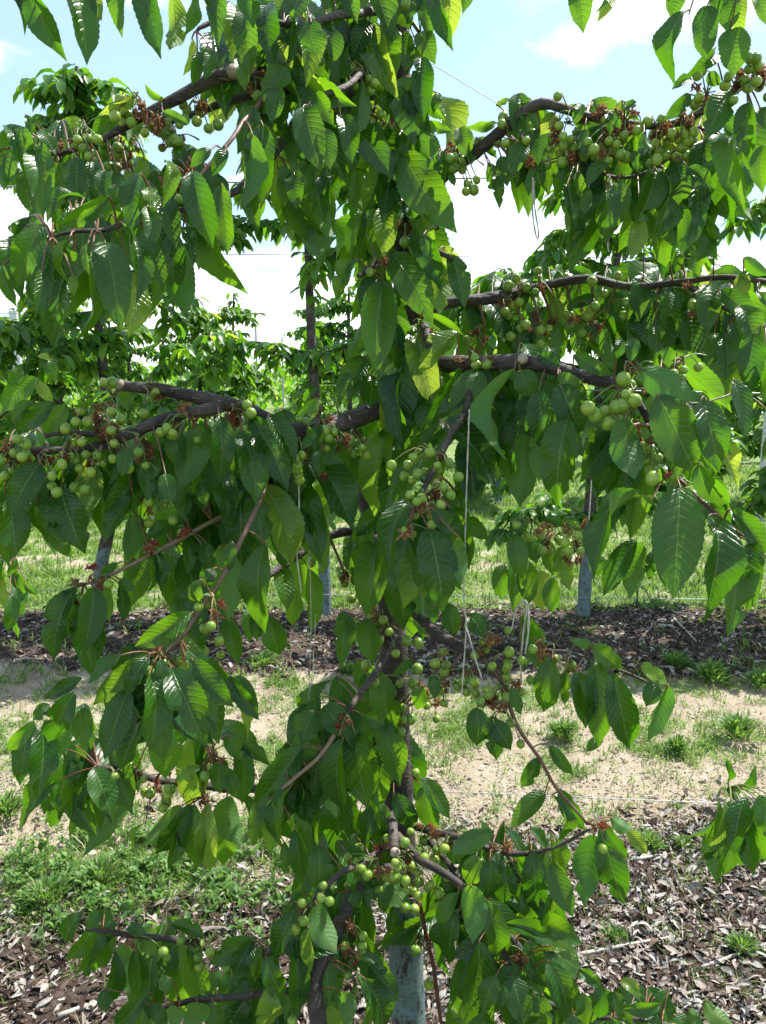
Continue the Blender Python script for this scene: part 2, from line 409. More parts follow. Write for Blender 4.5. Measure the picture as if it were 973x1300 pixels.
def wleaf_g(w, bend):
    V = []; Fc = []
    for i in range(4):
        u = i / 3; ww = w * (.05, .5, .45, .04)[i]; z_ = bend * (u - .9 * u * u)
        V += [(-ww, u, z_ + ww * .3), (0, u, z_), (ww, u, z_ + ww * .3)]
    for i in range(3):
        for k in range(2): a = 3 * i + k; Fc.append((a, a + 1, a + 4, a + 3))
    return np.array(V), Fc, np.zeros((len(V), 2))
def flake_t(curl, wid, seed):
    r = random.Random(seed); V = []; Fc = []; n = 5
    for i in range(n):
        u = i / (n - 1) - .5; ww = wid * (1 - (2 * abs(u)) ** 2.2) * .5 + .04
        j = r.uniform(-.05, .05); zb = .25 * curl * (1 - 4 * u * u) + r.uniform(-.04, .04)
        V += [(u, -ww + j, zb + curl * ww), (u, j, zb), (u, ww * r.uniform(.6, 1) + j, zb + curl * ww * r.uniform(.5, 1.2))]
    for i in range(n - 1):
        for k in range(2): a = 3 * i + k; Fc.append((a, a + 3, a + 4, a + 1))
    return np.array(V), Fc, np.zeros((len(V), 2))
FL = [flake_t(c, w, i) for i, (c, w) in enumerate([(.25, .34), (-.3, .42), (.5, .3), (.1, .10), (-.1, .13), (.8, .36), (.2, .5)])]
fl = []; tn = []
def flakeM(x, Y, sz, z=0, tilt=.6):
    return Matrix.Translation((x, Y, z)) @ Matrix.Rotation(random.uniform(0, 6.283), 4, 'Z') @ Matrix.Rotation(random.gauss(0, tilt), 4, 'X') @ Matrix.Rotation(random.gauss(0, tilt * .6), 4, 'Y') @ Matrix.Diagonal((sz, sz * random.uniform(.5, 1.1), sz * .8, 1))
for (x, Y) in scatter(36000, 1.45, 2.75, lambda x, Y: random.random() < fields(x, Y)[0] * .9 + .05):
    fl.append((random.randint(0, 6), flakeM(x, Y, random.choice((.008, .010, .014, .018, .024, .032, .042)), random.uniform(.012, .035)))); tn.append(random.random() ** (1.0 if x > -.2 else 1.9))
for (x, Y) in scatter(19000, 2.5, 5.3, lambda x, Y: random.random() < fields(x, Y)[0] + .06):
    fl.append((random.randint(0, 6), flakeM(x, Y, random.uniform(.01, .06) if fields(x, Y)[0] > .3 else random.uniform(.008, .022), random.uniform(.012, .03)))); tn.append(random.random() ** 1.9)
tag(link('ground_cover', stamp('ground_cover', [wleaf_g(.42, .5), wleaf_g(.5, .3), wleaf_g(.3, .7)], GC, M_WEED)), 'low leafy vetch and herbs mixed in the lower left grass', 'ground cover', kind='stuff')
tag(link('leaf_litter', stamp('leaf_litter', FL, fl, M_LITTER, tn)), 'grey brown dead leaves and wood chips mulching the tree rows', 'leaf litter', kind='stuff')

# soil clods and pebbles
CLT = []
for i in range(4):
    r_c = random.Random(90 + i); v_c = [(x * r_c.uniform(.7, 1.1), y * r_c.uniform(.6, 1.1), z_ * r_c.uniform(.4, .8)) for x, y, z_ in [(1, 0, 0), (.5, .87, .1), (-.5, .87, 0), (-1, 0, .1), (-.5, -.87, 0), (.5, -.87, .1), (.3, .1, 1), (-.4, -.2, .9)]]
    CLT.append((np.array(v_c), [(0, 1, 6), (1, 2, 6), (2, 7, 6), (2, 3, 7), (3, 4, 7), (4, 5, 7), (5, 6, 7), (5, 0, 6)], np.zeros((8, 2))))
M_CLOD = simple('soil_clod', (.22, .17, .12), (.40, .34, .26), 120, .95, .8)
cm = []
for (x, Y) in scatter(7500, 2.2, 5.2, lambda x, Y: random.random() < .15 + fields(x, Y)[2] * .9):
    sz = random.uniform(.003, .008) * (1 if random.random() < .93 else 2.2); cm.append((random.randint(0, 3), Matrix.Translation((x, Y, random.uniform(-.004, .008))) @ Matrix.Rotation(random.uniform(0, 6.28), 4, 'Z') @ Matrix.Diagonal((sz, sz * random.uniform(.6, 1.2), sz, 1))))
tag(link('soil_clods', stamp('soil_clods', CLT, cm, M_CLOD)), 'small pale clods and pebbles scattered over the bare soil', 'soil', kind='stuff')
# weeds, each a thing
def wleaf_t(w, bend):
    V = []; Fc = []; n = 5
    for i in range(n + 1):
        u = i / n; ww = w * (math.sin(math.pi * min(1, u * .93 + .04)) ** .8) * .5
        z_ = bend * u - bend * .9 * u * u
        V += [(-ww, u, z_ + ww * .4), (0, u, z_), (ww, u, z_ + ww * .4)]
    for i in range(n):
        for k in range(2): a = 3 * i + k; Fc.append((a, a + 1, a + 4, a + 3))
    return np.array(V), Fc, np.zeros((len(V), 2))
WL = [wleaf_t(.2, .5), wleaf_t(.28, .4), wleaf_t(.14, .8)]
def weed(px, py, rad, h, label, n=230):
    c = ground_at(px, py); ml = []
    for i in range(n):
        a = random.uniform(0, 6.283); rr = rad * math.sqrt(random.random()); rr *= random.uniform(.5, 1.2); el = random.uniform(.5, 1.45) * (1 - .35 * min(1, rr / rad))
        L = h * random.uniform(.25, .62)
        M = Matrix.Translation((math.cos(a) * rr * .6, math.sin(a) * rr * .6, random.uniform(0, h * .75) * (1 - .6 * min(1, rr / rad)))) @ Matrix.Rotation(a - math.pi / 2, 4, 'Z') @ Matrix.Rotation(el, 4, 'X') @ Matrix.Diagonal((L, L, L, 1))
        ml.append((random.randint(0, 2), M))
    root = empty('weed', (c.x, c.y, .005))
    f = link('leaves', stamp('weed_leaves', WL, ml, M_WEED)); f.parent = root; f['kind'] = 'stuff'
    stp = []
    for i in range(9):
        a = random.uniform(0, 6.283); p = [Vector((0, 0, 0)), Vector((math.cos(a) * rad * .3, math.sin(a) * rad * .3, h * .4)), Vector((math.cos(a) * rad * .5, math.sin(a) * rad * .5, h * .8))]
        stp.append(tube(p, [.002, .0018, .001], 4))
    v, f2 = join(stp); o = link('stem', mesh('stem', v, f2, [M_STALK])); o.parent = root; o['kind'] = 'stuff'
    tag(root, label, 'weed', 'leafy weeds on the orchard floor')
for w_ in [(859, 850, .10, .10, 'tall feathery green weed at the front edge of the shaded mulch, right of centre'),
           (903, 866, .11, .11, 'feathery weed at the mulch edge, between its tall neighbour and the frame edge'),
           (966, 872, .12, .09, 'weed at the mulch edge cut off by the right side of the photo'),
           (715, 938, .085, .09, 'round leafy weed on tan soil under the arching leafy shoot'),
           (934, 938, .14, .10, 'broad leafy weed patch on tan soil at far right below the shaded mulch'),
           (859, 955, .06, .07, 'small narrow weed on tan soil left of the broad patch'),
           (823, 1082, .06, .07, 'dark green weed at the border of bare soil and wood chips'),
           (867, 1082, .05, .05, 'small weed just left of the dark hanging leaf cluster at right'),
           (782, 1200, .045, .05, 'little weed sprouting among grey wood chips'),
           (942, 1215, .07, .06, 'low weed among grey chips near the right edge'),
           (442, 858, .08, .07, 'leafy weed at the mulch edge just left of the main trunk'),
           (335, 845, .14, .08, 'wide weed patch behind the left hanging twine'),
           (10, 1040, .08, .09, 'weed at the left edge beside the bare soil'),
           (60, 1150, .12, .08, 'broad leaved weed in the grassy patch at lower left'),
           (130, 1120, .11, .07, 'pale broad leaved weed in the middle of the lower left grass')]:
    weed(*w_)

def stick(name, pts, r, label, cat, mat, group=None, sides=6, knob=.15):
    root = None; P, rr = smooth_path(pts, r, .03); c = P[0].copy()
    v, f = tube([p - c for p in P], rr, sides, knob)
    o = link(name, mesh(name, v, f, [mat])); o.location = c; tag(o, label, cat, group); return o
def gp(px, py, z=.02): p = ground_at(px, py); p.z = z; return p
for pts, r, lab in [
    ([(736, 1223), (790, 1212), (856, 1200)], .006, 'long pale pruned twig lying on grey chips at lower right'),
    ([(808, 1101), (828, 1097), (846, 1095)], .006, 'short thick twig at the edge of the bare soil at right'),
    ([(812, 818), (840, 790), (879, 778)], .008, 'long bare twig on dark mulch behind the right leaves'),
    ([(855, 790), (868, 803), (884, 820)], .008, 'forked bare twig crossing the dark mulch at right'),
    ([(115, 1052), (128, 1056), (139, 1060)], .006, 'small dark twig on pale soil at left'),
    ([(75, 1303), (110, 1290), (140, 1282)], .008, 'grey stick lying on dark chips at bottom left'),
    ([(250, 1195), (270, 1190), (290, 1191)], .010, 'dark knotty stick on chips above the lower left leaves'),
    ([(20, 845), (35, 842), (52, 843)], .008, 'short stick at the near edge of the left mulch strip'),
    ([(890, 1240), (930, 1225), (975, 1208)], .006, 'slender stick on chips at the bottom right edge'),
    ([(790, 930), (800, 945), (812, 950)], .006, 'curved dark twig on soil between the weeds')]:
    stick('fallen_twig', [gp(*q, z=.028) for q in pts], [r, r * .8, r * .5], lab, 'twig', M_STICK, 'fallen twigs on the ground')

# ------------------------------------------------------------ leaf templates
def leaf_t(fold, arch, side, twist, wave, seed, nl=30, nw=6, teeth=True):
    r = random.Random(seed); V = []; Fc = []; UV = []
    ph = r.uniform(0, 6); bite = [(r.uniform(.25, .8), r.uniform(.03, .07), r.choice((-1, 1)), r.uniform(.25, .6)) for _ in range(r.choice((0, 0, 1, 2)))] if teeth and seed else []
    for i in range(nl + 1):
        t_ = i / nl
        wd = (t_ ** .60) * ((1 - t_) ** .80) / .381 if 0 < t_ < 1 else 0
        if t_ > .82: wd *= 1 - .5 * ((t_ - .82) / .18) ** .6
        if teeth and 0 < i < nl: wd *= 1.025 if i % 2 else .965
        wd = max(wd, .02) * .5
        tw = twist * (t_ - .5); cz = arch * math.sin(math.pi * t_ ** .8); cx = side * math.sin(math.pi * t_)
        for k in range(nw + 1):
            u = k / nw * 2 - 1; x = u * wd
            for bt, bw, bs, bd in bite:
                if u * bs > .6: x *= 1 - bd * math.exp(-((t_ - bt) / bw) ** 2)
            ff = fold * (1 - .45 * t_)
            xx = x * math.cos(ff); zz = .46 * (abs(x) * math.sin(ff) + wave * wd * u * u * math.sin(t_ * 11 + ph + (2 if u > 0 else 0)))
            # serrated lift
            X = xx * math.cos(tw) - zz / .46 * math.sin(tw); Z = xx * .46 * math.sin(tw) + zz * math.cos(tw)
            V.append((cx + X, t_, cz + Z)); UV.append(((u + 1) / 2, t_))
    for i in range(nl):
        for k in range(nw):
            a = i * (nw + 1) + k; Fc.append((a, a + 1, a + nw + 2, a + nw + 1))
    V = np.array(V)
    # renormalise so that base is the origin and the tip lies on +Y
    return V, Fc, np.array(UV)
LT = []
rr_ = random.Random(3)
for i in range(16):
    LT.append(leaf_t(.30 if i == 0 else rr_.uniform(.15, .85), rr_.uniform(.03, .19), 0 if i == 0 else rr_.uniform(-.09, .09), rr_.uniform(-.5, .5), rr_.uniform(.03, .22), i))
# strongly recurved and side-curved ones
for i in range(4): LT.append(leaf_t(rr_.uniform(.5, .8), .24, (-.16, .16, -.10, .12)[i], rr_.uniform(-.7, .7), .25, 40 + i))
LM = [mesh('leaf', *T_[:2], [M_LEAF], uv=T_[2]) for T_ in LT]
LMM = mesh('leaf', *LT[0][:2], [M_MATURE], uv=LT[0][2])
LMY = [mesh('leaf', *T_[:2], [M_YOUNG], uv=T_[2]) for T_ in LT]
LOW = [leaf_t(rr_.uniform(.2, .7), rr_.uniform(.05, .2), rr_.uniform(-.08, .08), rr_.uniform(-.5, .5), .1, 70 + i, 5, 2, False) for i in range(6)]
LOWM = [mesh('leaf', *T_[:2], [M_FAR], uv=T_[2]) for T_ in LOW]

def leaf_matrix(B, T_, width, hint):
    """template: length along +Y, upper face +Z, unit width"""
    c = T_ - B; L = c.length; y = c / L
    z_ = hint - y * hint.dot(y)
    if z_.length < 1e-4: z_ = Vector((0, 0, 1))
    z_.normalize(); x = y.cross(z_)
    M = Matrix((x, y, z_)).transposed().to_4x4()
    return Matrix.Translation(B) @ M @ Matrix.Diagonal((width, L, L, 1))

def uv_sphere(ns=14, nr=9):
    V = [(0, 0, 1)]; Fc = []
    for i in range(1, nr):
        th = math.pi * i / nr
        for k in range(ns):
            a = 2 * math.pi * k / ns
            zz = math.cos(th); rr = math.sin(th)
            crease = 1 - .035 * math.exp(-((a - 1.5) / .25) ** 2)
            V.append((rr * math.cos(a) * crease, rr * math.sin(a) * crease, zz - (.16 * math.exp(-(rr / .28) ** 2) if zz > 0 else -.04 * math.exp(-(rr / .2) ** 2))))
    V[0] = (0, 0, .83); V.append((0, 0, -.97))
    for k in range(ns): Fc.append((0, 1 + k, 1 + (k + 1) % ns))
    for i in range(nr - 2):
        for k in range(ns):
            a = 1 + i * ns + k; b = 1 + i * ns + (k + 1) % ns; Fc.append((a, a + ns, b + ns, b))
    l = len(V) - 1
    for k in range(ns): Fc.append((l, l - ns + (k + 1) % ns, l - ns + k))
    return V, Fc
CH = [mesh('cherry', [(x * sx, y * sx, z_ * sz) for x, y, z_ in uv_sphere()[0]], uv_sphere()[1], [M_CHERRY]) for sx, sz in ((1, 1.06), (.96, 1.12), (1.02, .98))]
CHS = (np.array(uv_sphere(8, 5)[0]), None)

# ------------------------------------------------------------ photo measurements
TILE = {1: (0, 0, 2.948), 2: (300, 0, 2.948), 3: (640, 0, 2.922), 4: (0, 310, 2.948), 5: (300, 310, 2.948), 6: (640, 310, 2.922), 7: (0, 620, 2.948), 8: (300, 620, 2.948),
        9: (640, 620, 2.922), 10: (0, 940, 2.948), 11: (300, 940, 2.948), 12: (620, 940, 2.756), 13: (0, 230, 3.742), 14: (560, 100, 4.054), 15: (760, 500, 4.568), 16: (0, 720, 2.4325)}
def P(tile, x, y): X0, Y0, s_ = TILE[tile]; return X0 + x / s_, Y0 + y / s_
exec_data = {}
# branches of the main tree: kind, [(px, py, radius px, Y)]
BR = [
 ('limb', [(500, 120, 9, 1.33), (420, 115, 9, 1.22), (345, 108, 10, 1.12), (300, 94, 9.5, 1.08), (260, 108, 8, 1.07), (215, 128, 7, 1.06), (170, 152, 5.5, 1.05), (125, 178, 4, 1.04), (70, 196, 2.5, 1.03)]),
 ('branch', [(345, 112, 6, 1.14), (290, 132, 5, 1.12), (250, 146, 4.5, 1.10), (200, 160, 3, 1.10), (150, 170, 2, 1.1)]),
 ('branch', [(380, 150, 5, 1.2), (320, 225, 5, 1.05), (260, 262, 4, .98), (200, 270, 4, .93), (140, 290, 3.5, .90), (95, 292, 2.5, .88), (55, 305, 1.8, .87)]),
 ('shoot', [(345, 110, 4, 1.12), (300, 170, 3, 1.0), (238, 240, 2.5, .95), (225, 262, 2, .94)]),
 ('limb', [(515, 290, 9, 1.34), (560, 225, 9, 1.28), (610, 190, 8, 1.22), (650, 155, 7.5, 1.18), (690, 131, 7, 1.15), (725, 140, 5.5, 1.14), (760, 150, 5, 1.13), (815, 160, 4.5, 1.12), (870, 153, 4.5, 1.1), (920, 120, 4.5, 1.07), (990, 85, 4, 1.03)]),
 ('branch', [(735, 205, 1.6, 1.16), (780, 225, 2.0, 1.14), (830, 215, 2.5, 1.13), (890, 160, 3, 1.11)]),
 ('limb', [(515, 400, 8, 1.35), (570, 385, 7.5, 1.36), (640, 377, 7.5, 1.38), (700, 362, 5, 1.38), (745, 356, 6, 1.36), (800, 362, 4.5, 1.33), (870, 358, 4, 1.28), (925, 352, 3.5, 1.24), (990, 360, 3, 1.2)]),
 ('branch', [(870, 360, 3.5, 1.28), (910, 385, 3.5, 1.22), (950, 405, 3, 1.18), (990, 420, 2.5, 1.15)]),
 ('limb', [(520, 455, 10, 1.32), (580, 462, 10, 1.22), (655, 458, 10, 1.12), (700, 466, 8.5, 1.06), (745, 478, 8, 1.02), (788, 488, 7.5, .98), (808, 505, 5, .97), (825, 540, 4, .96), (853, 600, 4, .94)]),
 ('shoot', [(853, 600, 3, .94), (885, 630, 2.6, .92), (920, 660, 2.4, .9), (955, 690, 2, .89), (990, 705, 1.6, .88)]),
 ('shoot', [(795, 488, 3, .99), (835, 490, 1.6, .98), (880, 515, 1.3, .97), (930, 500, 1.2, .98)]),
 ('limb', [(505, 520, 12, 1.34), (470, 524, 12.5, 1.28), (435, 537, 11.5, 1.2), (395, 545, 9, 1.15), (362, 543, 8.5, 1.12), (335, 530, 8, 1.11), (300, 514, 8, 1.10), (285, 512, 10, 1.095), (240, 503, 8.5, 1.10), (200, 493, 7.5, 1.10), (156, 489, 7, 1.11)]),
 ('limb', [(290, 513, 8, 1.10), (265, 520, 8, 1.08), (215, 532, 7.5, 1.06), (170, 549, 7, 1.04), (140, 560, 5.5, 1.04), (100, 570, 5, 1.03), (50, 572, 4.5, 1.02), (-20, 571, 4, 1.0)]),
 ('branch', [(140, 550, 4, 1.04), (100, 550, 3.5, 1.04), (58, 554, 3, 1.04)]),
 ('branch', [(600, 470, 4, 1.18), (592, 520, 5, 1.10), (565, 570, 4.5, 1.04), (545, 610, 4, 1.0), (525, 650, 3.5, .97)]),
 ('shoot', [(345, 590, 3.5, 1.12), (325, 650, 3.2, 1.04), (285, 725, 3, .98), (240, 797, 2.6, .94), (205, 833, 3, .93)]),
 ('shoot', [(350, 540, 4, 1.13), (345, 590, 3.5, 1.12)]),
 ('branch', [(495, 690, 7, 1.38), (460, 678, 6.5, 1.42), (430, 676, 6, 1.42), (395, 695, 4.5, 1.40), (350, 725, 5, 1.34), (315, 748, 5.5, 1.28), (285, 768, 5, 1.24), (245, 786, 3.5, 1.2)]),
 ('limb', [(492, 705, 11, 1.40), (478, 668, 12, 1.42), (466, 630, 12.5, 1.43), (468, 600, 10, 1.44)]),
 ('shoot', [(345, 640, 3, 1.18), (280, 655, 3, 1.15), (220, 690, 2.8, 1.1), (165, 718, 2.5, 1.07), (122, 738, 2.3, 1.05), (98, 745, 1.8, 1.04)]),
 ('branch', [(510, 760, 6, 1.34), (545, 795, 7, 1.22), (575, 815, 7, 1.17), (610, 828, 7, 1.14), (650, 820, 3.2, 1.12), (690, 824, 3, 1.1), (722, 828, 2.5, 1.08), (770, 846, 2, 1.05), (815, 862, 1.7, 1.03), (850, 885, 1.2, 1.02)]),
 ('shoot', [(610, 828, 5, 1.14), (640, 870, 3.2, 1.11), (655, 915, 2.6, 1.09), (682, 960, 2.3, 1.08), (705, 1000, 2.0, 1.08), (745, 1045, 1.7, 1.07)]),
 ('shoot', [(640, 905, 3, 1.09), (648, 880, 3, 1.1)]),
 ('branch', [(502, 805, 5, 1.34), (480, 850, 4.5, 1.25), (455, 885, 4, 1.17), (438, 912, 3.5, 1.12)]),
 ('shoot', [(438, 912, 3, 1.12), (400, 965, 2.6, 1.08), (350, 1010, 2.2, 1.05), (320, 1040, 1.6, 1.03)]),
 ('branch', [(510, 900, 4, 1.36), (495, 960, 4, 1.32), (470, 1010, 3, 1.3)]),
 ('branch', [(500, 985, 6, 1.36), (420, 1000, 6, 1.38), (320, 1002, 5.5, 1.36), (240, 996, 5, 1.3), (200, 991, 4.5, 1.27), (165, 978, 3.5, 1.24), (120, 972, 2.5, 1.2)]),
 ('shoot', [(258, 1012, 2.2, 1.28), (262, 985, 2, 1.26), (268, 952, 1.8, 1.22)]),
 ('branch', [(498, 1035, 6.5, 1.30), (500, 1060, 6, 1.24), (502, 1078, 6.5, 1.2)]),
 ('branch', [(502, 1060, 6, 1.25), (530, 1088, 6, 1.19), (560, 1105, 5, 1.15), (590, 1130, 4.5, 1.12), (620, 1165, 4.5, 1.1), (660, 1200, 4, 1.07), (675, 1240, 3, 1.05)]),
 ('branch', [(505, 1045, 5, 1.32), (545, 1055, 4.5, 1.26), (590, 1066, 4, 1.2), (640, 1082, 4, 1.17), (700, 1078, 2.5, 1.15), (750, 1052, 2, 1.12)]),
 ('branch', [(545, 1068, 4.5, 1.26), (572, 1098, 4, 1.22), (586, 1118, 4, 1.20)]),
 ('limb', [(508, 1105, 9, 1.33), (470, 1108, 8, 1.26), (445, 1140, 9, 1.2), (425, 1190, 9, 1.17), (402, 1240, 10, 1.14), (405, 1290, 11, 1.12), (410, 1340, 11, 1.11)]),
 ('branch', [(505, 1070, 4, 1.3), (465, 1090, 4, 1.22), (430, 1112, 4, 1.17), (395, 1150, 3.5, 1.14), (375, 1180, 3, 1.12), (340, 1210, 3, 1.1)]),
 ('branch', [(420, 1200, 5, 1.18), (350, 1205, 4.5, 1.2), (290, 1215, 4.5, 1.22), (250, 1200, 4.5, 1.2), (210, 1192, 4, 1.18), (150, 1186, 3.2, 1.15), (110, 1180, 2.4, 1.13)]),
 ('branch', [(400, 1260, 5, 1.14), (330, 1262, 4, 1.1), (260, 1270, 4, 1.07), (200, 1282, 3, 1.05)]),
 ('shoot', [(530, 1140, 3.5, 1.28), (540, 1180, 3, 1.26), (552, 1240, 2.6, 1.25), (562, 1310, 2.2, 1.24)]),
 ('branch', [(620, 1165, 4, 1.1), (650, 1230, 4, 1.06), (690, 1270, 3.5, 1.03), (760, 1292, 3, 1.0), (830, 1296, 2.4, .98), (900, 1310, 2, .97)]),
 ('branch', [(590, 1068, 3.5, 1.2), (640, 1078, 3, 1.18), (660, 1120, 2.5, 1.15)]),
 # overhead branches carrying the leaves that hang in from the top edge
 ('limb', [(515, -60, 8, 1.33), (420, -70, 7, 1.1), (300, -50, 6, .98), (180, -55, 5, .93), (60, -60, 4, .9), (-20, -50, 3, .88)]),
 ('branch', [(505, 10, 6, 1.33), (440, 20, 5, 1.2), (380, 30, 4, 1.12), (300, 20, 4, 1.08), (250, 40, 2, 1.05)]),
 ('branch', [(520, -20, 6, 1.33), (570, -50, 5, 1.2), (640, -50, 4, 1.1), (720, -45, 3, 1.02), (790, -40, 3, 1.0)]),
 ('limb', [(1100, 40, 7, 1.1), (1000, -40, 6, 1.0), (940, -20, 4, .98), (880, -30, 3, .97), (840, -30, 2, .97)]),
 ('branch', [(470, 90, 5, 1.3), (450, 100, 4, 1.18), (400, 130, 4, 1.1), (380, 150, 3, 1.07)]),
 ('branch', [(510, 250, 5, 1.32), (540, 262, 4, 1.24), (555, 290, 3, 1.2)]),
 ('branch', [(505, 330, 5, 1.32), (480, 335, 4, 1.24), (455, 350, 3, 1.2)]),
 ('branch', [(525, 330, 5, 1.32), (550, 320, 4, 1.25), (575, 330, 3, 1.22)]),
 ('branch', [(520, 430, 7, 1.32), (540, 415, 6, 1.25), (545, 440, 5, 1.2)]),
]
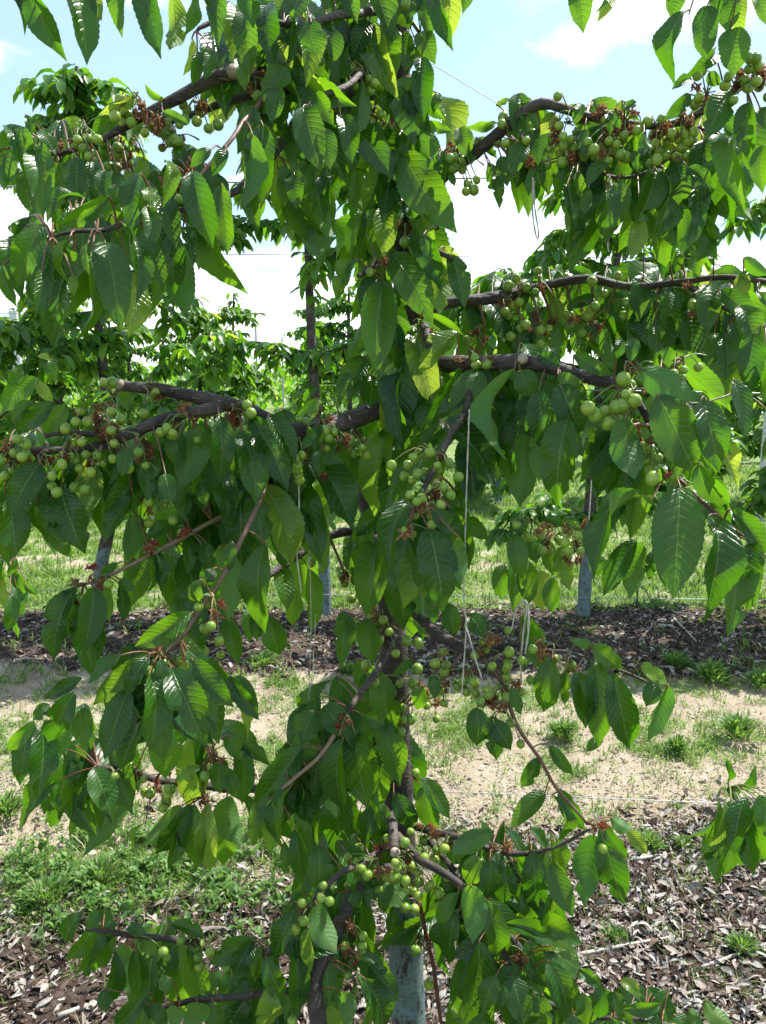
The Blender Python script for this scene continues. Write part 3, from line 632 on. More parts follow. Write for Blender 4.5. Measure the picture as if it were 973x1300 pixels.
LV = {   # leaves, back to front within a tile: base x, y, tip x, y, width (tile pixels)
1: [(560,410,490,540,50),(440,390,350,500,80),(10,-120,85,108,80),(130,-80,240,200,95),(270,-100,320,210,105),(340,-60,378,65,60),(470,-90,460,120,85),(560,-60,600,195,100),(640,-40,635,165,95),(700,-60,690,120,70),
    (760,-30,790,130,60),(830,-60,820,150,90),(880,20,870,200,110),(930,40,940,260,110),(720,140,690,270,45),(740,190,720,310,60),(790,190,770,290,60),(505,345,385,420,45),(620,370,550,320,30),
    (220,600,210,770,80),(90,640,130,800,60),(60,470,20,690,100),(20,470,100,690,90),(100,430,115,500,40),(160,480,205,570,70),(140,540,160,785,115),(290,590,285,740,95),(350,600,360,740,70),(440,640,430,760,65),
    (540,590,510,700,55),(620,600,610,760,60),(660,540,700,660,60),(790,560,720,620,50),(850,560,800,650,60),(830,690,850,930,100),(720,640,790,900,130),(740,760,760,840,50),(0,560,10,690,60),(560,700,580,780,70),(610,420,700,460,40),(480,640,490,760,70),(390,640,400,740,70)],
13: [(400,80,240,190,70),(760,80,830,300,130),(700,290,780,500,110),(830,250,830,510,140),(870,220,915,390,75),(620,430,610,715,160),(250,310,265,650,80),(310,250,250,400,60),(355,330,360,720,110),(220,300,210,630,130),
    (15,400,75,580,75),(330,280,330,470,60),(500,290,570,680,160),(590,210,640,550,150),(670,-40,640,250,90),(205,205,95,480,150),(520,75,300,200,80),(540,20,560,100,80),(420,290,425,430,25),(350,450,355,535,50),(200,420,170,620,80),(440,330,440,560,90),(700,120,720,300,100)],
2: [(350,-60,380,90,120),(250,-40,200,120,110),(20,-60,60,90,110),(120,20,140,230,110),(60,60,70,250,90),(420,-60,450,75,90),(640,-80,640,70,120),(700,-60,720,140,100),(790,-100,790,150,120),(830,-40,815,170,70),(870,-80,850,40,70),
    (240,200,245,330,60),(200,60,190,230,60),(250,60,260,300,120),(340,100,330,240,120),(690,120,740,230,80),(620,120,640,270,90),(540,90,590,290,120),(600,20,650,100,90),(500,80,440,210,80),(680,170,690,270,50),(290,210,310,280,70),(390,190,350,320,110),
    (520,250,600,440,110),(470,300,460,480,105),(60,400,10,560,110),(200,480,240,680,90),(330,480,350,620,80),(300,350,360,460,80),(390,430,430,600,90),(300,600,330,810,110),(330,580,350,770,100),(380,660,370,850,60),(180,620,180,760,70),(450,630,455,780,90),(30,700,80,850,80),(220,640,225,770,80),
    (250,400,310,620,120),(100,470,90,740,130),(60,500,30,750,80),(190,310,215,580,95),(180,250,110,410,130),(510,450,480,580,110),(540,480,570,720,150),(760,560,760,730,90),(690,460,740,640,100),(650,470,655,735,115),(640,340,670,440,60),(690,325,775,440,50),(700,470,800,490,50),(760,350,740,420,40),
    (480,790,430,960,90),(520,720,530,790,90),(560,780,555,950,105),(640,760,680,860,60),(690,800,740,920,70),(700,880,720,973,60),(150,330,130,450,80),(440,560,420,640,60),(0,220,30,330,60),(280,80,300,200,100),(600,560,610,660,80)],
14: [(285,135,350,105,35),(430,100,440,280,80),(400,75,400,290,125),(470,120,530,230,55),(280,225,135,245,55),(180,300,160,430,70),(90,255,140,400,110),(200,300,280,400,60),(620,150,700,130,30),(510,250,500,430,90),(590,180,520,280,90),(700,160,745,260,85),(720,130,690,230,70),(740,260,740,400,70),
    (430,330,370,490,110),(310,400,340,540,90),(280,500,300,655,70),(240,430,280,560,110),(480,470,455,590,65),(520,430,525,540,50),(650,450,620,530,60),(0,370,-10,590,90),(45,480,70,545,40),(870,170,870,280,60),(700,480,730,620,70),(850,430,760,550,90),(760,560,740,680,70),(650,540,680,735,90),(880,180,920,250,50),(950,120,910,160,50),(910,520,900,760,90),(850,560,830,830,90)],
3: [(250,-80,290,105,105),(400,-20,350,75,45),(360,-30,340,40,20),(770,-60,780,70,60),(830,-20,830,110,90),(880,-20,880,130,70),(640,-60,620,60,80),(690,40,640,290,95),(840,110,850,270,120),(755,20,745,205,100),(900,-30,973,90,60),(940,-30,973,60,60),(780,200,665,290,50),(700,300,630,330,50),(690,350,600,440,50),(760,270,800,310,50),
    (850,540,790,740,130),(740,520,750,740,120),(800,500,780,620,100),(940,480,900,765,110),(840,340,760,500,110),(950,400,973,480,80),(910,380,910,580,90),(490,380,425,400,35),(590,620,540,900,70),(560,620,480,840,95),(700,670,710,860,80),(640,600,650,750,105),(740,760,690,900,70),(780,840,720,960,80),(650,750,660,930,75),(610,790,590,870,50),(590,870,600,980,80),(500,820,470,950,80),(520,490,550,550,40),(400,700,380,890,90),(680,620,760,700,60),(480,560,500,640,50),(960,540,960,700,80)],
4: [(800,800,850,1000,110),(540,730,550,940,100),(420,760,410,890,70),(660,700,680,830,90),(770,670,680,900,120),(80,460,40,520,60),(140,500,20,620,90),(190,440,205,510,40),(140,420,190,440,40),(140,520,195,590,50),(130,590,50,660,60),(200,590,75,690,80),(250,600,170,700,80),(270,600,350,575,30),(150,820,60,990,110),(820,640,820,870,100),(900,700,960,950,110),(760,880,770,973,60),(480,760,460,860,70),(620,860,640,960,70),(860,880,880,980,80)],
5: [(440,50,380,200,80),(530,130,470,230,90),(450,60,430,270,90),(560,130,555,250,70),(620,120,630,220,90),(780,10,830,90,70),(800,40,850,220,90),(750,60,760,245,95),(820,180,800,240,60),(720,265,840,335,50),(510,260,430,420,90),(550,240,500,290,60),(510,310,460,400,60),(560,290,540,400,70),(530,400,540,500,90),(620,300,620,465,120),(830,330,695,470,110),
    (500,490,500,600,100),(480,420,390,590,100),(420,480,410,600,70),(740,560,740,740,120),(680,600,690,790,80),(930,460,930,570,40),(840,470,690,690,80),(680,500,640,690,100),(640,465,530,740,100),(910,470,830,700,130),(60,650,180,900,130),(120,640,215,800,110),(20,700,70,950,130),(270,680,250,760,60),(310,670,300,770,50),(320,770,310,860,70),(460,790,450,890,90),(400,830,410,960,60),(350,880,310,973,80),(310,580,230,640,50),(300,590,285,650,35),(350,560,380,600,20),(560,560,560,700,90),(640,620,600,760,70),(590,300,600,420,70)],
6: [(600,200,600,400,80),(520,-40,480,40,60),(600,-40,590,120,80),(650,20,640,100,50),(730,-20,710,130,70),(90,130,70,240,60),(240,95,320,130,50),(200,100,240,220,70),(165,140,210,290,70),(340,200,240,230,55),(400,180,430,280,80),(540,220,530,360,120),(510,115,500,270,100),(660,180,590,270,80),(700,240,700,420,130),(880,110,900,180,60),(740,130,890,190,60),(760,150,755,320,100),(890,50,973,110,60),(800,170,940,300,80),(940,180,973,230,60),
    (780,330,740,450,90),(850,280,880,430,120),(820,350,820,490,90),(870,230,930,370,110),(930,330,920,530,100),(965,380,960,570,100),(290,290,280,410,80),(370,300,400,450,70),(60,300,50,400,70),(200,290,210,400,70),(430,350,420,420,50),(480,350,470,430,60),(560,300,560,420,80),(610,380,610,450,60),(260,410,390,480,60),(130,410,200,450,60),
    (70,700,60,950,150),(240,640,200,940,150),(130,680,130,860,90),(210,520,280,690,140),(200,480,300,560,60),(60,470,110,560,100),(130,540,165,770,120),(40,460,15,770,115),(450,640,480,850,140),(640,640,640,850,110),(730,580,790,820,130),(850,500,890,700,80),(960,600,955,790,60),(570,560,700,830,170),(510,460,690,570,120),(720,815,830,950,110)],
15: [(640,570,740,870,150),(760,670,950,930,140),(560,430,745,650,130),(315,600,5,1045,150),(475,545,437,1126,295)],
9: [(20,250,30,440,90),(90,270,90,420,90),(130,300,140,440,90),(180,330,180,450,80),(0,280,-10,400,80),(160,190,180,310,60),(40,170,60,320,80),(100,180,120,270,60),(150,110,220,140,40),(230,120,280,150,40),(210,215,240,365,75),
    (560,230,540,330,60),(580,240,600,360,60),(510,200,470,390,90),(490,190,380,380,100),(350,250,350,320,70),(920,200,915,360,90),(760,100,740,465,120),(840,80,960,240,90),(960,250,910,440,90),(840,190,830,515,135),
    (340,580,255,565,40),(330,580,430,660,80),(230,670,225,790,50),(340,640,350,930,115),(270,680,300,870,110),(180,630,150,810,110),(400,680,460,940,130),(560,720,530,800,80),(510,650,600,720,60),(610,730,540,920,60),(30,740,60,830,50),(-40,860,20,960,80)],
7: [(60,-20,100,80,80),(140,60,170,150,60),(20,20,50,240,130),(230,0,310,220,150),(180,150,265,250,60),(500,80,480,250,95),(500,30,400,190,80),(640,130,560,180,70),(700,180,700,310,75),(590,240,600,370,65),(550,240,550,380,50),(500,260,490,340,50),(770,200,780,300,80),(930,50,840,200,110),(700,20,690,110,60),(760,-10,760,80,60),(870,200,860,300,50),(800,300,770,360,80),(750,340,740,430,70),(440,280,380,320,40),(450,340,500,380,50),
    (370,470,380,600,60),(450,360,470,480,60),(300,430,340,680,110),(290,370,210,620,110),(310,390,190,570,70),(390,340,410,485,80),(350,370,320,590,110),(720,500,740,610,90),(690,500,610,620,80),(720,465,525,580,110),(800,430,830,490,50),(850,470,890,640,80),(950,470,960,560,60),
    (590,780,610,1000,110),(680,850,680,950,60),(870,770,920,920,60),(860,700,960,850,70),(450,625,345,720,60),(560,620,370,790,100),(700,600,780,680,70),(720,640,860,800,110),(700,650,800,860,90),(480,750,400,990,110),(560,630,480,760,80),(560,690,560,960,130),(640,670,760,940,150),(600,640,620,740,50),(310,710,180,780,60),(300,820,320,950,90),(280,760,190,930,110),(190,810,130,860,70),(130,870,40,973,60)],
16: [(190,560,180,740,90),(230,550,240,690,90),(130,490,115,700,90),(210,440,190,570,70),(260,420,280,550,80),(100,475,65,655,70),(310,650,260,750,40),(290,620,340,755,90),(160,680,180,750,40),(500,470,510,635,110),(680,590,680,690,65),(700,620,735,710,50),(620,615,545,660,35),(700,520,740,590,60),(690,760,690,905,80),(560,740,450,850,70),(540,780,520,920,55),(590,730,490,870,70),(640,730,650,920,70),(700,710,740,850,100),(600,730,610,910,85),(450,790,430,880,20)],
8: [(60,30,90,200,130),(150,100,170,250,100),(250,80,245,200,100),(160,280,190,440,80),(60,440,50,560,80),(130,480,160,610,110),(0,500,10,640,60),(210,370,210,500,80),(110,210,110,510,115),(270,300,280,520,90),(0,700,70,850,80),(0,770,30,925,60),(480,490,510,640,90),(400,460,390,650,90),
    (800,150,840,330,90),(560,70,460,170,90),(510,110,470,300,100),(560,200,620,500,150),(530,190,490,455,150),(740,80,800,170,80),(740,350,760,420,40),(720,150,770,430,150),(690,200,680,450,120),(550,190,540,355,65),(450,200,440,320,40),(750,440,720,480,80),(800,430,820,540,90),(870,470,920,550,90),(660,640,590,700,40),(700,740,680,820,70),(740,700,745,780,50),(960,850,973,1000,90),(900,820,900,950,100),(830,180,840,350,60)],
11: [(300,-110,250,0,120),(370,-140,310,-60,60),(250,20,80,230,130),(300,-40,220,60,120),(560,-20,570,160,100),(500,10,520,250,110),(310,390,310,545,110),(220,330,240,500,80),(70,230,60,380,60),(10,190,10,380,50),(500,240,480,380,70),(180,380,180,490,50),(400,150,390,420,140),(200,170,180,390,60),(130,220,130,400,80),(280,160,290,415,105),(400,-10,400,240,130),
    (330,-130,420,-40,110),(480,-90,550,-60,80),(570,-60,590,60,110),(550,240,560,330,50),(700,170,740,330,90),(690,140,790,280,70),(590,200,670,310,90),(590,620,575,715,70),(560,560,560,640,80),(440,560,460,620,60),(390,570,370,650,40),(250,570,200,610,30),(220,640,150,800,90),(270,700,280,850,60),(300,610,370,780,110),(230,760,230,1000,100),(330,700,350,950,110),(60,750,0,870,100),(110,810,170,950,90),(95,770,75,890,30),(120,920,110,1061,110),(30,880,50,1061,100),(470,810,550,850,50),(500,840,600,960,90),(400,940,410,1061,90),(480,890,550,1080,120),
    (965,340,820,410,90),(830,640,800,820,90),(830,570,760,680,70),(930,590,973,800,100),(880,540,885,740,110),(910,750,860,1040,120),(973,880,930,1010,80),(900,430,870,530,90),(950,450,940,560,90)],
12: [(180,60,120,155,70),(215,20,290,110,50),(200,180,90,295,70),(250,170,330,300,60),(225,190,220,360,35),(400,-10,350,35,40),(480,310,550,390,50),(430,270,500,310,60),(400,310,470,550,110),(400,280,480,400,80),(370,330,340,560,115),(140,310,200,370,60),(100,420,130,560,90),(120,500,170,640,80),(230,520,190,650,60),(220,430,290,600,80),(160,385,170,590,90),(40,390,20,480,60),(60,430,50,560,90),
    (0,560,60,720,130),(60,640,240,720,90),(130,700,200,850,90),(110,790,0,940,90),(80,820,120,980,100),(220,720,310,760,60),(240,740,320,800,70),(190,890,180,1010,110),(210,770,280,970,110),(130,850,130,1000,80),(320,800,390,860,60),(330,880,340,990,80),(400,850,390,960,70),(440,880,500,990,50),(460,840,530,890,50),(600,920,480,940,50),(700,950,750,990,60),(760,910,850,990,80),(430,970,460,1040,60),(540,950,600,1020,60),(300,960,300,1050,90),(650,960,700,1030,70)],
10: [(310,640,250,740,80),(350,690,260,810,80),(370,680,290,860,80),(430,730,330,870,80),(470,760,430,870,70),(440,690,390,710,40),(450,620,500,650,50),(430,790,370,980,70),(530,740,580,800,60),(510,770,520,940,100),(390,930,400,1010,50),(640,690,760,740,70),(700,780,730,880,50),(560,990,620,1061,60),(740,980,720,1080,110),(560,940,440,1061,90),(940,780,880,890,80),(960,750,800,830,90),(920,880,920,1061,100),(860,860,850,970,90),(830,860,780,930,60),(960,790,950,890,40),(800,990,830,1061,60),(640,890,600,930,60),(380,640,330,700,60),(480,700,540,720,50),(670,1000,650,1070,80)],
}
CHR = {
1: [(450,373),(432,437),(458,420),(492,458),(462,462),(480,428),(567,467),(625,463),(600,497),(625,497),(635,528),(366,522),(388,543),(290,541),(315,556),(343,577),(348,608),(401,627),(440,551),(438,578),(483,610),(692,447),(686,392),(780,481),(817,466),(700,412),(150,525),(5,545),(655,520),(668,530)],
2: [(322,299),(431,254),(411,285),(390,345),(428,306),(498,330),(518,311),(534,372),(540,428),(505,458),(635,15),(665,33),(586,72),(688,402),(560,395),(405,410),(465,468),(632,906),(480,300)],
14: [(602,90),(313,232),(331,333),(294,328),(108,418),(68,405),(110,467),(137,542),(130,580),(170,573),(184,520),(50,460),(45,410),(472,288),(438,318),(540,414),(545,440),(560,360),(580,305),(630,297),(666,313),(632,345),(682,353),(623,433),(786,365),(830,350),(860,425),(925,390),(890,360),(865,320),(845,215),(320,200)],
3: [(718,281),(834,284),(821,317),(889,297),(912,323),(952,311),(942,244),(912,215),(935,218),(710,385),(585,441),(533,451),(493,484),(623,494),(650,518),(675,500),(706,490),(658,549),(640,583),(677,578),(602,577),(578,560),(567,592),(541,606),(605,527),(512,468),(735,266),(910,255)],
4: [(390,518),(420,518),(302,624),(284,664),(328,664),(306,741),(424,671),(453,656),(66,729),(99,748),(99,785),(75,775),(237,793),(268,797),(322,787),(365,790),(232,824),(299,840),(158,874),(195,868),(195,905),(213,928),(277,909),(319,918),(341,853),(421,803),(519,779),(483,839),(626,689),(645,714),(601,704),(539,636),(925,603),(940,633),(245,690)],
5: [(674,476),(893,426),(898,452),(939,450),(239,657),(41,602),(57,632),(37,696),(266,667),(331,697),(366,701),(344,726),(247,789),(225,803),(224,846),(229,829),(438,781),(472,761),(487,790),(416,760),(662,798),(642,826),(679,860),(659,884),(650,938),(629,868),(744,890),(752,840),(796,818),(832,871),(779,912),(802,938),(725,779),(582,827),(500,105)],
6: [(443,501),(507,505),(484,580),(418,603),(441,597),(417,650),(388,665),(339,633),(381,622),(312,608),(569,622),(603,618),(633,722),(650,730),(571,670),(443,680),(463,748),(518,756),(544,840),(550,868),(127,98),(327,138),(423,117),(115,178),(45,125),(15,155),(32,227),(311,266),(338,231),(440,265),(452,216),(465,243),(480,225),(374,185),(322,245),(20,265)],
8: [(650,25),(780,5),(802,25),(766,62),(731,137),(678,500),(713,530),(682,580),(744,654),(573,536),(535,568),(597,618),(487,663),(517,729),(551,492),(447,499),(660,729),(694,757),(678,675),(612,730),(564,883),(617,910),(655,863),(629,865),(908,523),(868,513),(775,612),(890,725),(863,760),(942,607),(958,665),(897,765),(780,685),(786,665),(915,798),(940,757),(957,785),(325,195),(330,285),(320,302),(283,278),(640,570),(830,740),(850,720)],
9: [(15,527),(20,607),(68,638),(8,670),(10,700),(108,596),(190,632),(42,797),(25,870),(62,948),(8,773),(45,135),(141,230),(168,232),(137,175),(280,176),(243,207),(283,232),(298,172),(306,203),(327,222),(305,225),(228,200)],
7: [(790,516),(822,570),(827,622),(770,610),(765,525),(615,62)],
10: [(487,95),(482,163),(534,145),(544,192),(564,198),(627,205),(629,180),(623,230),(643,182),(708,136),(678,748),(739,779),(611,793),(627,813),(742,811),(745,848),(787,791)],
11: [(672,120),(450,457),(491,504),(422,544),(370,557),(318,590),(326,543),(223,708),(604,478),(562,508),(590,510),(636,526),(677,495),(686,530),(641,558),(665,565),(682,580),(718,552),(759,571),(792,510),(703,445),(685,408),(780,406),(840,423),(752,412),(706,375),(633,627),(668,632),(459,405),(418,438),(460,805),(473,769),(475,732),(418,878),(722,914),(823,1015),(210,1050),(418,1052),(248,608),(350,602),(470,480),(525,490),(631,382),(566,365),(730,540),(407,765)],
}
SP = {
1: [(510,375),(600,450),(455,540),(690,690),(750,400),(140,525),(660,510),(580,440),(300,500)], 2: [(480,265),(270,360),(590,430),(690,130),(515,420),(640,850),(60,290)],
14: [(70,370),(350,400),(440,390),(700,340),(870,320),(660,170),(600,330),(840,170),(950,220)], 3: [(450,460),(860,330),(920,260),(750,350),(400,530),(580,490),(670,440),(930,300)],
4: [(555,545),(420,570),(360,610),(260,745),(410,710),(60,790),(150,790),(370,800),(880,620),(525,810),(520,740),(700,650),(50,765)],
5: [(730,490),(385,750),(325,655),(210,730),(440,710),(530,60),(960,440),(930,310),(690,290),(740,790),(730,930),(0,610),(260,820),(880,420)],
6: [(130,130),(50,260),(130,270),(180,290),(320,290),(10,210),(250,240),(465,545),(450,680),(530,740),(700,190),(640,860),(490,460),(660,430),(60,180)],
7: [(370,335),(570,235),(590,630),(650,640),(700,490),(800,410),(840,400),(690,155),(545,40),(290,370)],
8: [(330,160),(700,30),(480,130),(440,270),(410,330),(530,470),(560,520),(740,780),(870,690),(950,800),(770,720),(650,130),(415,848),(680,760),(930,560)],
9: [(100,130),(170,170),(240,150),(145,590),(220,640),(15,630),(0,740),(265,230)], 10: [(430,120),(600,125),(760,205),(590,190),(720,740),(510,730),(640,990),(830,70),(500,100)],
11: [(540,400),(520,490),(640,420),(270,640),(430,810),(700,750),(510,450),(600,440),(450,900),(710,320),(790,370),(440,700)], 12: [(370,300),(50,385),(130,750)],
}
RED = {(7, 590, 630), (7, 700, 490), (7, 800, 410), (7, 840, 400), (8, 650, 130), (8, 480, 130), (7, 570, 235), (7, 370, 335), (12, 370, 300), (8, 950, 800), (6, 640, 860), (4, 880, 620), (10, 600, 125), (11, 540, 400), (8, 415, 848), (11, 710, 320), (9, 100, 130), (7, 690, 155), (11, 430, 810)}
# procedural filler: centre x,y, radius x,y, count (behind the measured leaves)
FILLF = [(515, 250, 40, 70, 3), (512, 350, 45, 60, 4), (515, 440, 50, 50, 4), (500, 180, 60, 50, 3), (470, 120, 70, 60, 4), (505, 560, 30, 40, 4)]
FILL = [(90, 920, 60, 40, 8), (200, 860, 70, 40, 10), (380, 960, 60, 50, 10), (430, 1060, 60, 40, 8), (470, 900, 40, 50, 6), (420, 930, 70, 60, 12), (600, 1170, 60, 60, 12), (560, 700, 60, 50, 8), (560, 930, 0.1, .1, 0), (200, 620, 150, 60, 18), (60, 600, 70, 60, 8), (330, 640, 60, 80, 10), (640, 480, 70, 30, 10), (860, 560, 80, 60, 12), (350, 60, 90, 60, 18), (840, 240, 110, 50, 16), (430, 60, 130, 90, 24), (380, 190, 90, 90, 14), (510, 200, 50, 130, 14), (505, 330, 45, 110, 8), (510, 450, 60, 70, 9), (180, 260, 120, 60, 20), (60, 200, 60, 40, 8), (100, 340, 110, 60, 10),
        (760, 190, 120, 40, 20), (900, 200, 80, 60, 16), (760, 400, 190, 40, 44), (900, 420, 80, 60, 16), (640, 540, 90, 60, 20), (110, 590, 110, 45, 16), (310, 590, 80, 80, 20), (400, 600, 90, 60, 12), (280, 690, 100, 60, 12), (600, 700, 80, 50, 10), (520, 700, 70, 60, 10),
        (200, 880, 110, 60, 16), (430, 1000, 90, 60, 16), (110, 980, 60, 40, 8), (640, 1110, 70, 50, 16), (640, 1220, 60, 60, 20), (420, 1180, 80, 70, 14), (340, 1260, 110, 40, 16), (170, 1210, 70, 40, 8), (760, 1290, 110, 20, 12)]

# ------------------------------------------------------------ main cherry tree
BASE = at(513, 1240, 1.36); BASE.z = 0
main = empty('cherry_tree', (BASE.x, BASE.y, 0))
tag(main, 'large foreground cherry tree with drooping glossy leaves and green cherries', 'tree')
def add(name, me, parent=main, kind=None):
    o = bpy.data.objects.new(name, me); COL.objects.link(o); child(o, parent)
    if kind: o['kind'] = kind
    return o
# trunk
tp = [(522, 1390, 27), (516, 1240, 24), (511, 1130, 22), (506, 1000, 20), (501, 860, 20), (497, 760, 19), (497, 650, 18), (505, 540, 19), (514, 430, 18), (515, 330, 17), (512, 230, 17), (508, 130, 15), (510, 40, 12), (515, -60, 10), (518, -160, 7)]
tpts = [BASE + Vector((.005, .02, -.03))]; trad = [.045]
low = at(516, 1330, 1.36); tpts = [Vector((low.x + .004, 1.37, -.03)), Vector((low.x + .004, 1.36, .05))]; trad = [.050, .040]
for x, y, r in tp: tpts.append(at(x, y, 1.36)); trad.append(r * .90 * mpp(y, 1.36))
Pp, rr = smooth_path(tpts, trad, .012); v, f = tube(Pp, rr, 20, .10)
add('trunk', mesh('trunk', v, f, [M_TRUNK]))
NODES = []   # sampled branch points: px, py, Y
def proj(p):
    d = p - Vector((0, 0, CAMH)); z_ = d.y * math.cos(PITCH) - d.z * math.sin(PITCH); u = d.y * math.sin(PITCH) + d.z * math.cos(PITCH)
    return 486.5 + F * d.x / z_, 650 - F * u / z_
for x, y, r in tp:
    pass
for bi, (kind, pts) in enumerate(BR):
    P3 = [at(x, y, Y) for x, y, r, Y in pts]; r3 = [r * mpp(y, Y) for x, y, r, Y in pts]
    Pp, rr = smooth_path(P3, r3, .010 if kind != 'shoot' else .014)
    # little kinks and node swellings
    for i in range(1, len(Pp) - 1):
        Pp[i] = Pp[i] + noise.noise_vector(Pp[i] * 14) * .004
        if kind != 'shoot' and i % 7 == 3: rr[i] *= 1.10
    for i, p in enumerate(Pp):
        if i % 2 == 0: q = proj(p); NODES.append((q[0], q[1], p.y, p))
    v, f = tube(Pp, rr, 12 if kind == 'limb' else 8, .13 if kind != 'shoot' else .06, seed=bi)
    add(kind, mesh(kind, v, f, [M_SHOOT if kind == 'shoot' else M_BARK]))
NX = np.array([(a, b) for a, b, c, d in NODES]); NY = np.array([c for a, b, c, d in NODES])
def nearest(px, py):
    d = np.hypot(NX[:, 0] - px, NX[:, 1] - py); i = int(d.argmin()); return i, d[i]

# pruning cuts on limb ends (pale wood faces)
M_CUT = simple('cut_wood', (.20, .15, .11), (.34, .28, .21), 120, .8, .4)
for x, y, Y, r in [(153, 489, 1.108, 7.6), (298, 95, 1.066, 9), (663, 457, 1.09, 7), (502, 1080, 1.19, 6.5)]:
    p = at(x, y, Y); R_ = r * mpp(y, Y); v, f = tube([p + Vector((0, -.004, 0)), p + Vector((-.001, -R_ * .9 - .004, .003))], [R_, R_ * .85], 12, .1)
    add('pruning_cut', mesh('pruning_cut', v, f, [M_CUT]))

# spurs: withered blossoms
spurs = []
def wither_t(seed, n=34):
    r = random.Random(seed); V = []; Fc = []
    for i in range(n):
        a = r.uniform(0, 6.283); el = r.uniform(-1.2, 1.0); L = r.uniform(.35, 1.0) * (1.7 if r.random() < .12 else 1); w = r.uniform(.10, .30)
        d = Vector((math.cos(a) * math.cos(el), math.sin(a) * math.cos(el), math.sin(el))); s_ = d.cross(Vector((r.uniform(-1, 1), r.uniform(-1, 1), r.uniform(-1, 1)))).normalized() * w; nrm = d.cross(s_).normalized() * .22
        b = len(V); o_ = Vector((r.uniform(-1, 1), r.uniform(-1, 1), r.uniform(-1, 1))) * .45; V += [d * .1, d * L * .5 + s_ + nrm, d * L * .55 - nrm * .6, d * L * .5 - s_ + nrm, d * L + nrm * r.uniform(-1.5, 1.5)]
        V[-5:] = [q + o_ for q in V[-5:]]
        Fc += [(b, b + 1, b + 2), (b, b + 2, b + 3), (b + 1, b + 4, b + 2), (b + 2, b + 4, b + 3)]
    return V, Fc
WT = [wither_t(i) for i in range(7)]
WM = [mesh('withered_blossom', *w, [M_WITHER], smooth=False) for w in WT]; WMR = [mesh('bud_scales', *w, [M_RED], smooth=False) for w in WT]
for tl, lst in SP.items():
    for (x, y) in lst:
        px, py = P(tl, x, y); i, d = nearest(px, py); Y = NY[i] - .012
        if abs(px - 505) < 40: Y = min(Y, 1.31)
        p = at(px, py, Y); spurs.append((px, py, Y, p))
        red = (tl, x, y) in RED
        # short spur of wood linking to the branch when near
        if 4 < d < 60:
            v, f = tube(*smooth_path([NODES[i][3], (NODES[i][3] + p) / 2 + Vector((0, -.002, .003)), p], [.003, .0025, .0022], .01), 6, .2); add('spur', mesh('spur', v, f, [M_SHOOT]))
        for k in range(random.choice((2, 3, 4))):
            o = add('bud_scales' if red else 'withered_blossom', random.choice(WMR if red else WM), main, 'stuff')
            sc = random.uniform(.007, .0125) * (.9 if red else 1)
            o.matrix_basis = Matrix.Translation(p + Vector((random.gauss(0, .009), random.gauss(0, .006), random.gauss(-.005, .009)))) @ Matrix.Rotation(random.uniform(0, 6.28), 4, 'Z') @ Matrix.Rotation(random.uniform(0, 6.28), 4, 'X') @ Matrix.Diagonal((sc * random.uniform(.5, 1), sc * random.uniform(.5, 1), sc * random.uniform(.7, 1.4), 1))
SPX = np.array([(a, b) for a, b, c, d in spurs])

# cherries
extra_ch = []; nch = 0; stalks = []
for tl, lst in CHR.items():
    for k, (x, y) in enumerate(lst):
        px, py = P(tl, x, y); d = np.hypot(SPX[:, 0] - px, SPX[:, 1] - py * 1.0 + 12); i = int(d.argmin())
        if d[i] < 75: org = spurs[i][3]; Y = spurs[i][2]
        else: j, dd = nearest(px, py - 15); org = NODES[j][3]; Y = NY[j]
        if abs(px - 505) < 40: Y = min(Y, 1.29)
        Y2 = Y - random.uniform(-.01, .035); c = at(px, py, Y2)
        near = tl == 6 and y > 480
        rad = (9.4 if near else random.uniform(5.2, 7.3)) * mpp(py, Y2)
        rad = min(max(rad, .0060), .0096)
        dirn = (org - c); tiltv = (dirn.normalized() * .5 + Vector((0, 0, 1))).normalized()
        rot = tiltv.to_track_quat('Z', 'Y').to_matrix().to_4x4() @ Matrix.Rotation(random.uniform(0, 6.28), 4, 'Z')
        top = c + tiltv * rad * .82; mid = (top + org) / 2 + Vector((random.gauss(0, .004), random.gauss(-.003, .003), .008 + .1 * (top - org).length))
        sp_, sr = smooth_path([top, mid, org], [.0009, .0008, .0011], .012)
        nch += 1
        if nch <= 300:
            o = add('cherry', CH[k % 3]); o.matrix_basis = Matrix.Translation(c) @ rot @ Matrix.Diagonal((rad, rad, rad, 1))
            inv = (Matrix.Translation(c) @ rot @ Matrix.Diagonal((rad, rad, rad, 1))).inverted()
            v, f = tube(sp_, sr, 5); s_o = bpy.data.objects.new('stalk', mesh('stalk', [inv @ q for q in v], f, [M_STALK])); COL.objects.link(s_o); s_o.parent = o
        else:
            extra_ch.append((c, rot, rad)); stalks.append(tube(sp_, sr, 4))
for (px, py, Y, p) in spurs:
    for _ in range(random.choice((0, 1, 2, 3, 4))):
        px2 = px + random.gauss(0, 12); py2 = py + random.uniform(2, 30); Y2 = Y - random.uniform(-.04, .03); c = at(px2, py2, Y2); rad = random.uniform(5, 7) * mpp(py2, Y2); rad = max(.0055, rad)
        tv = ((p - c).normalized() * .5 + Vector((random.gauss(0, .25), 0, 1))).normalized(); top = c + tv * rad * .82
        extra_ch.append((c, tv.to_track_quat('Z', 'Y').to_matrix().to_4x4(), rad)); stalks.append(tube(*smooth_path([top, (top + p) / 2 + Vector((random.gauss(0, .004), 0, .008)), p], [.0009, .0008, .0011], .012), 4))
    for _ in range(2):
        e = p + Vector((random.gauss(0, .016), random.gauss(0, .01), random.uniform(-.035, .02))); stalks.append(tube(*smooth_path([e, (e + p) / 2 + Vector((0, 0, .005)), p], [.0013, .0007, .0010], .012), 4))
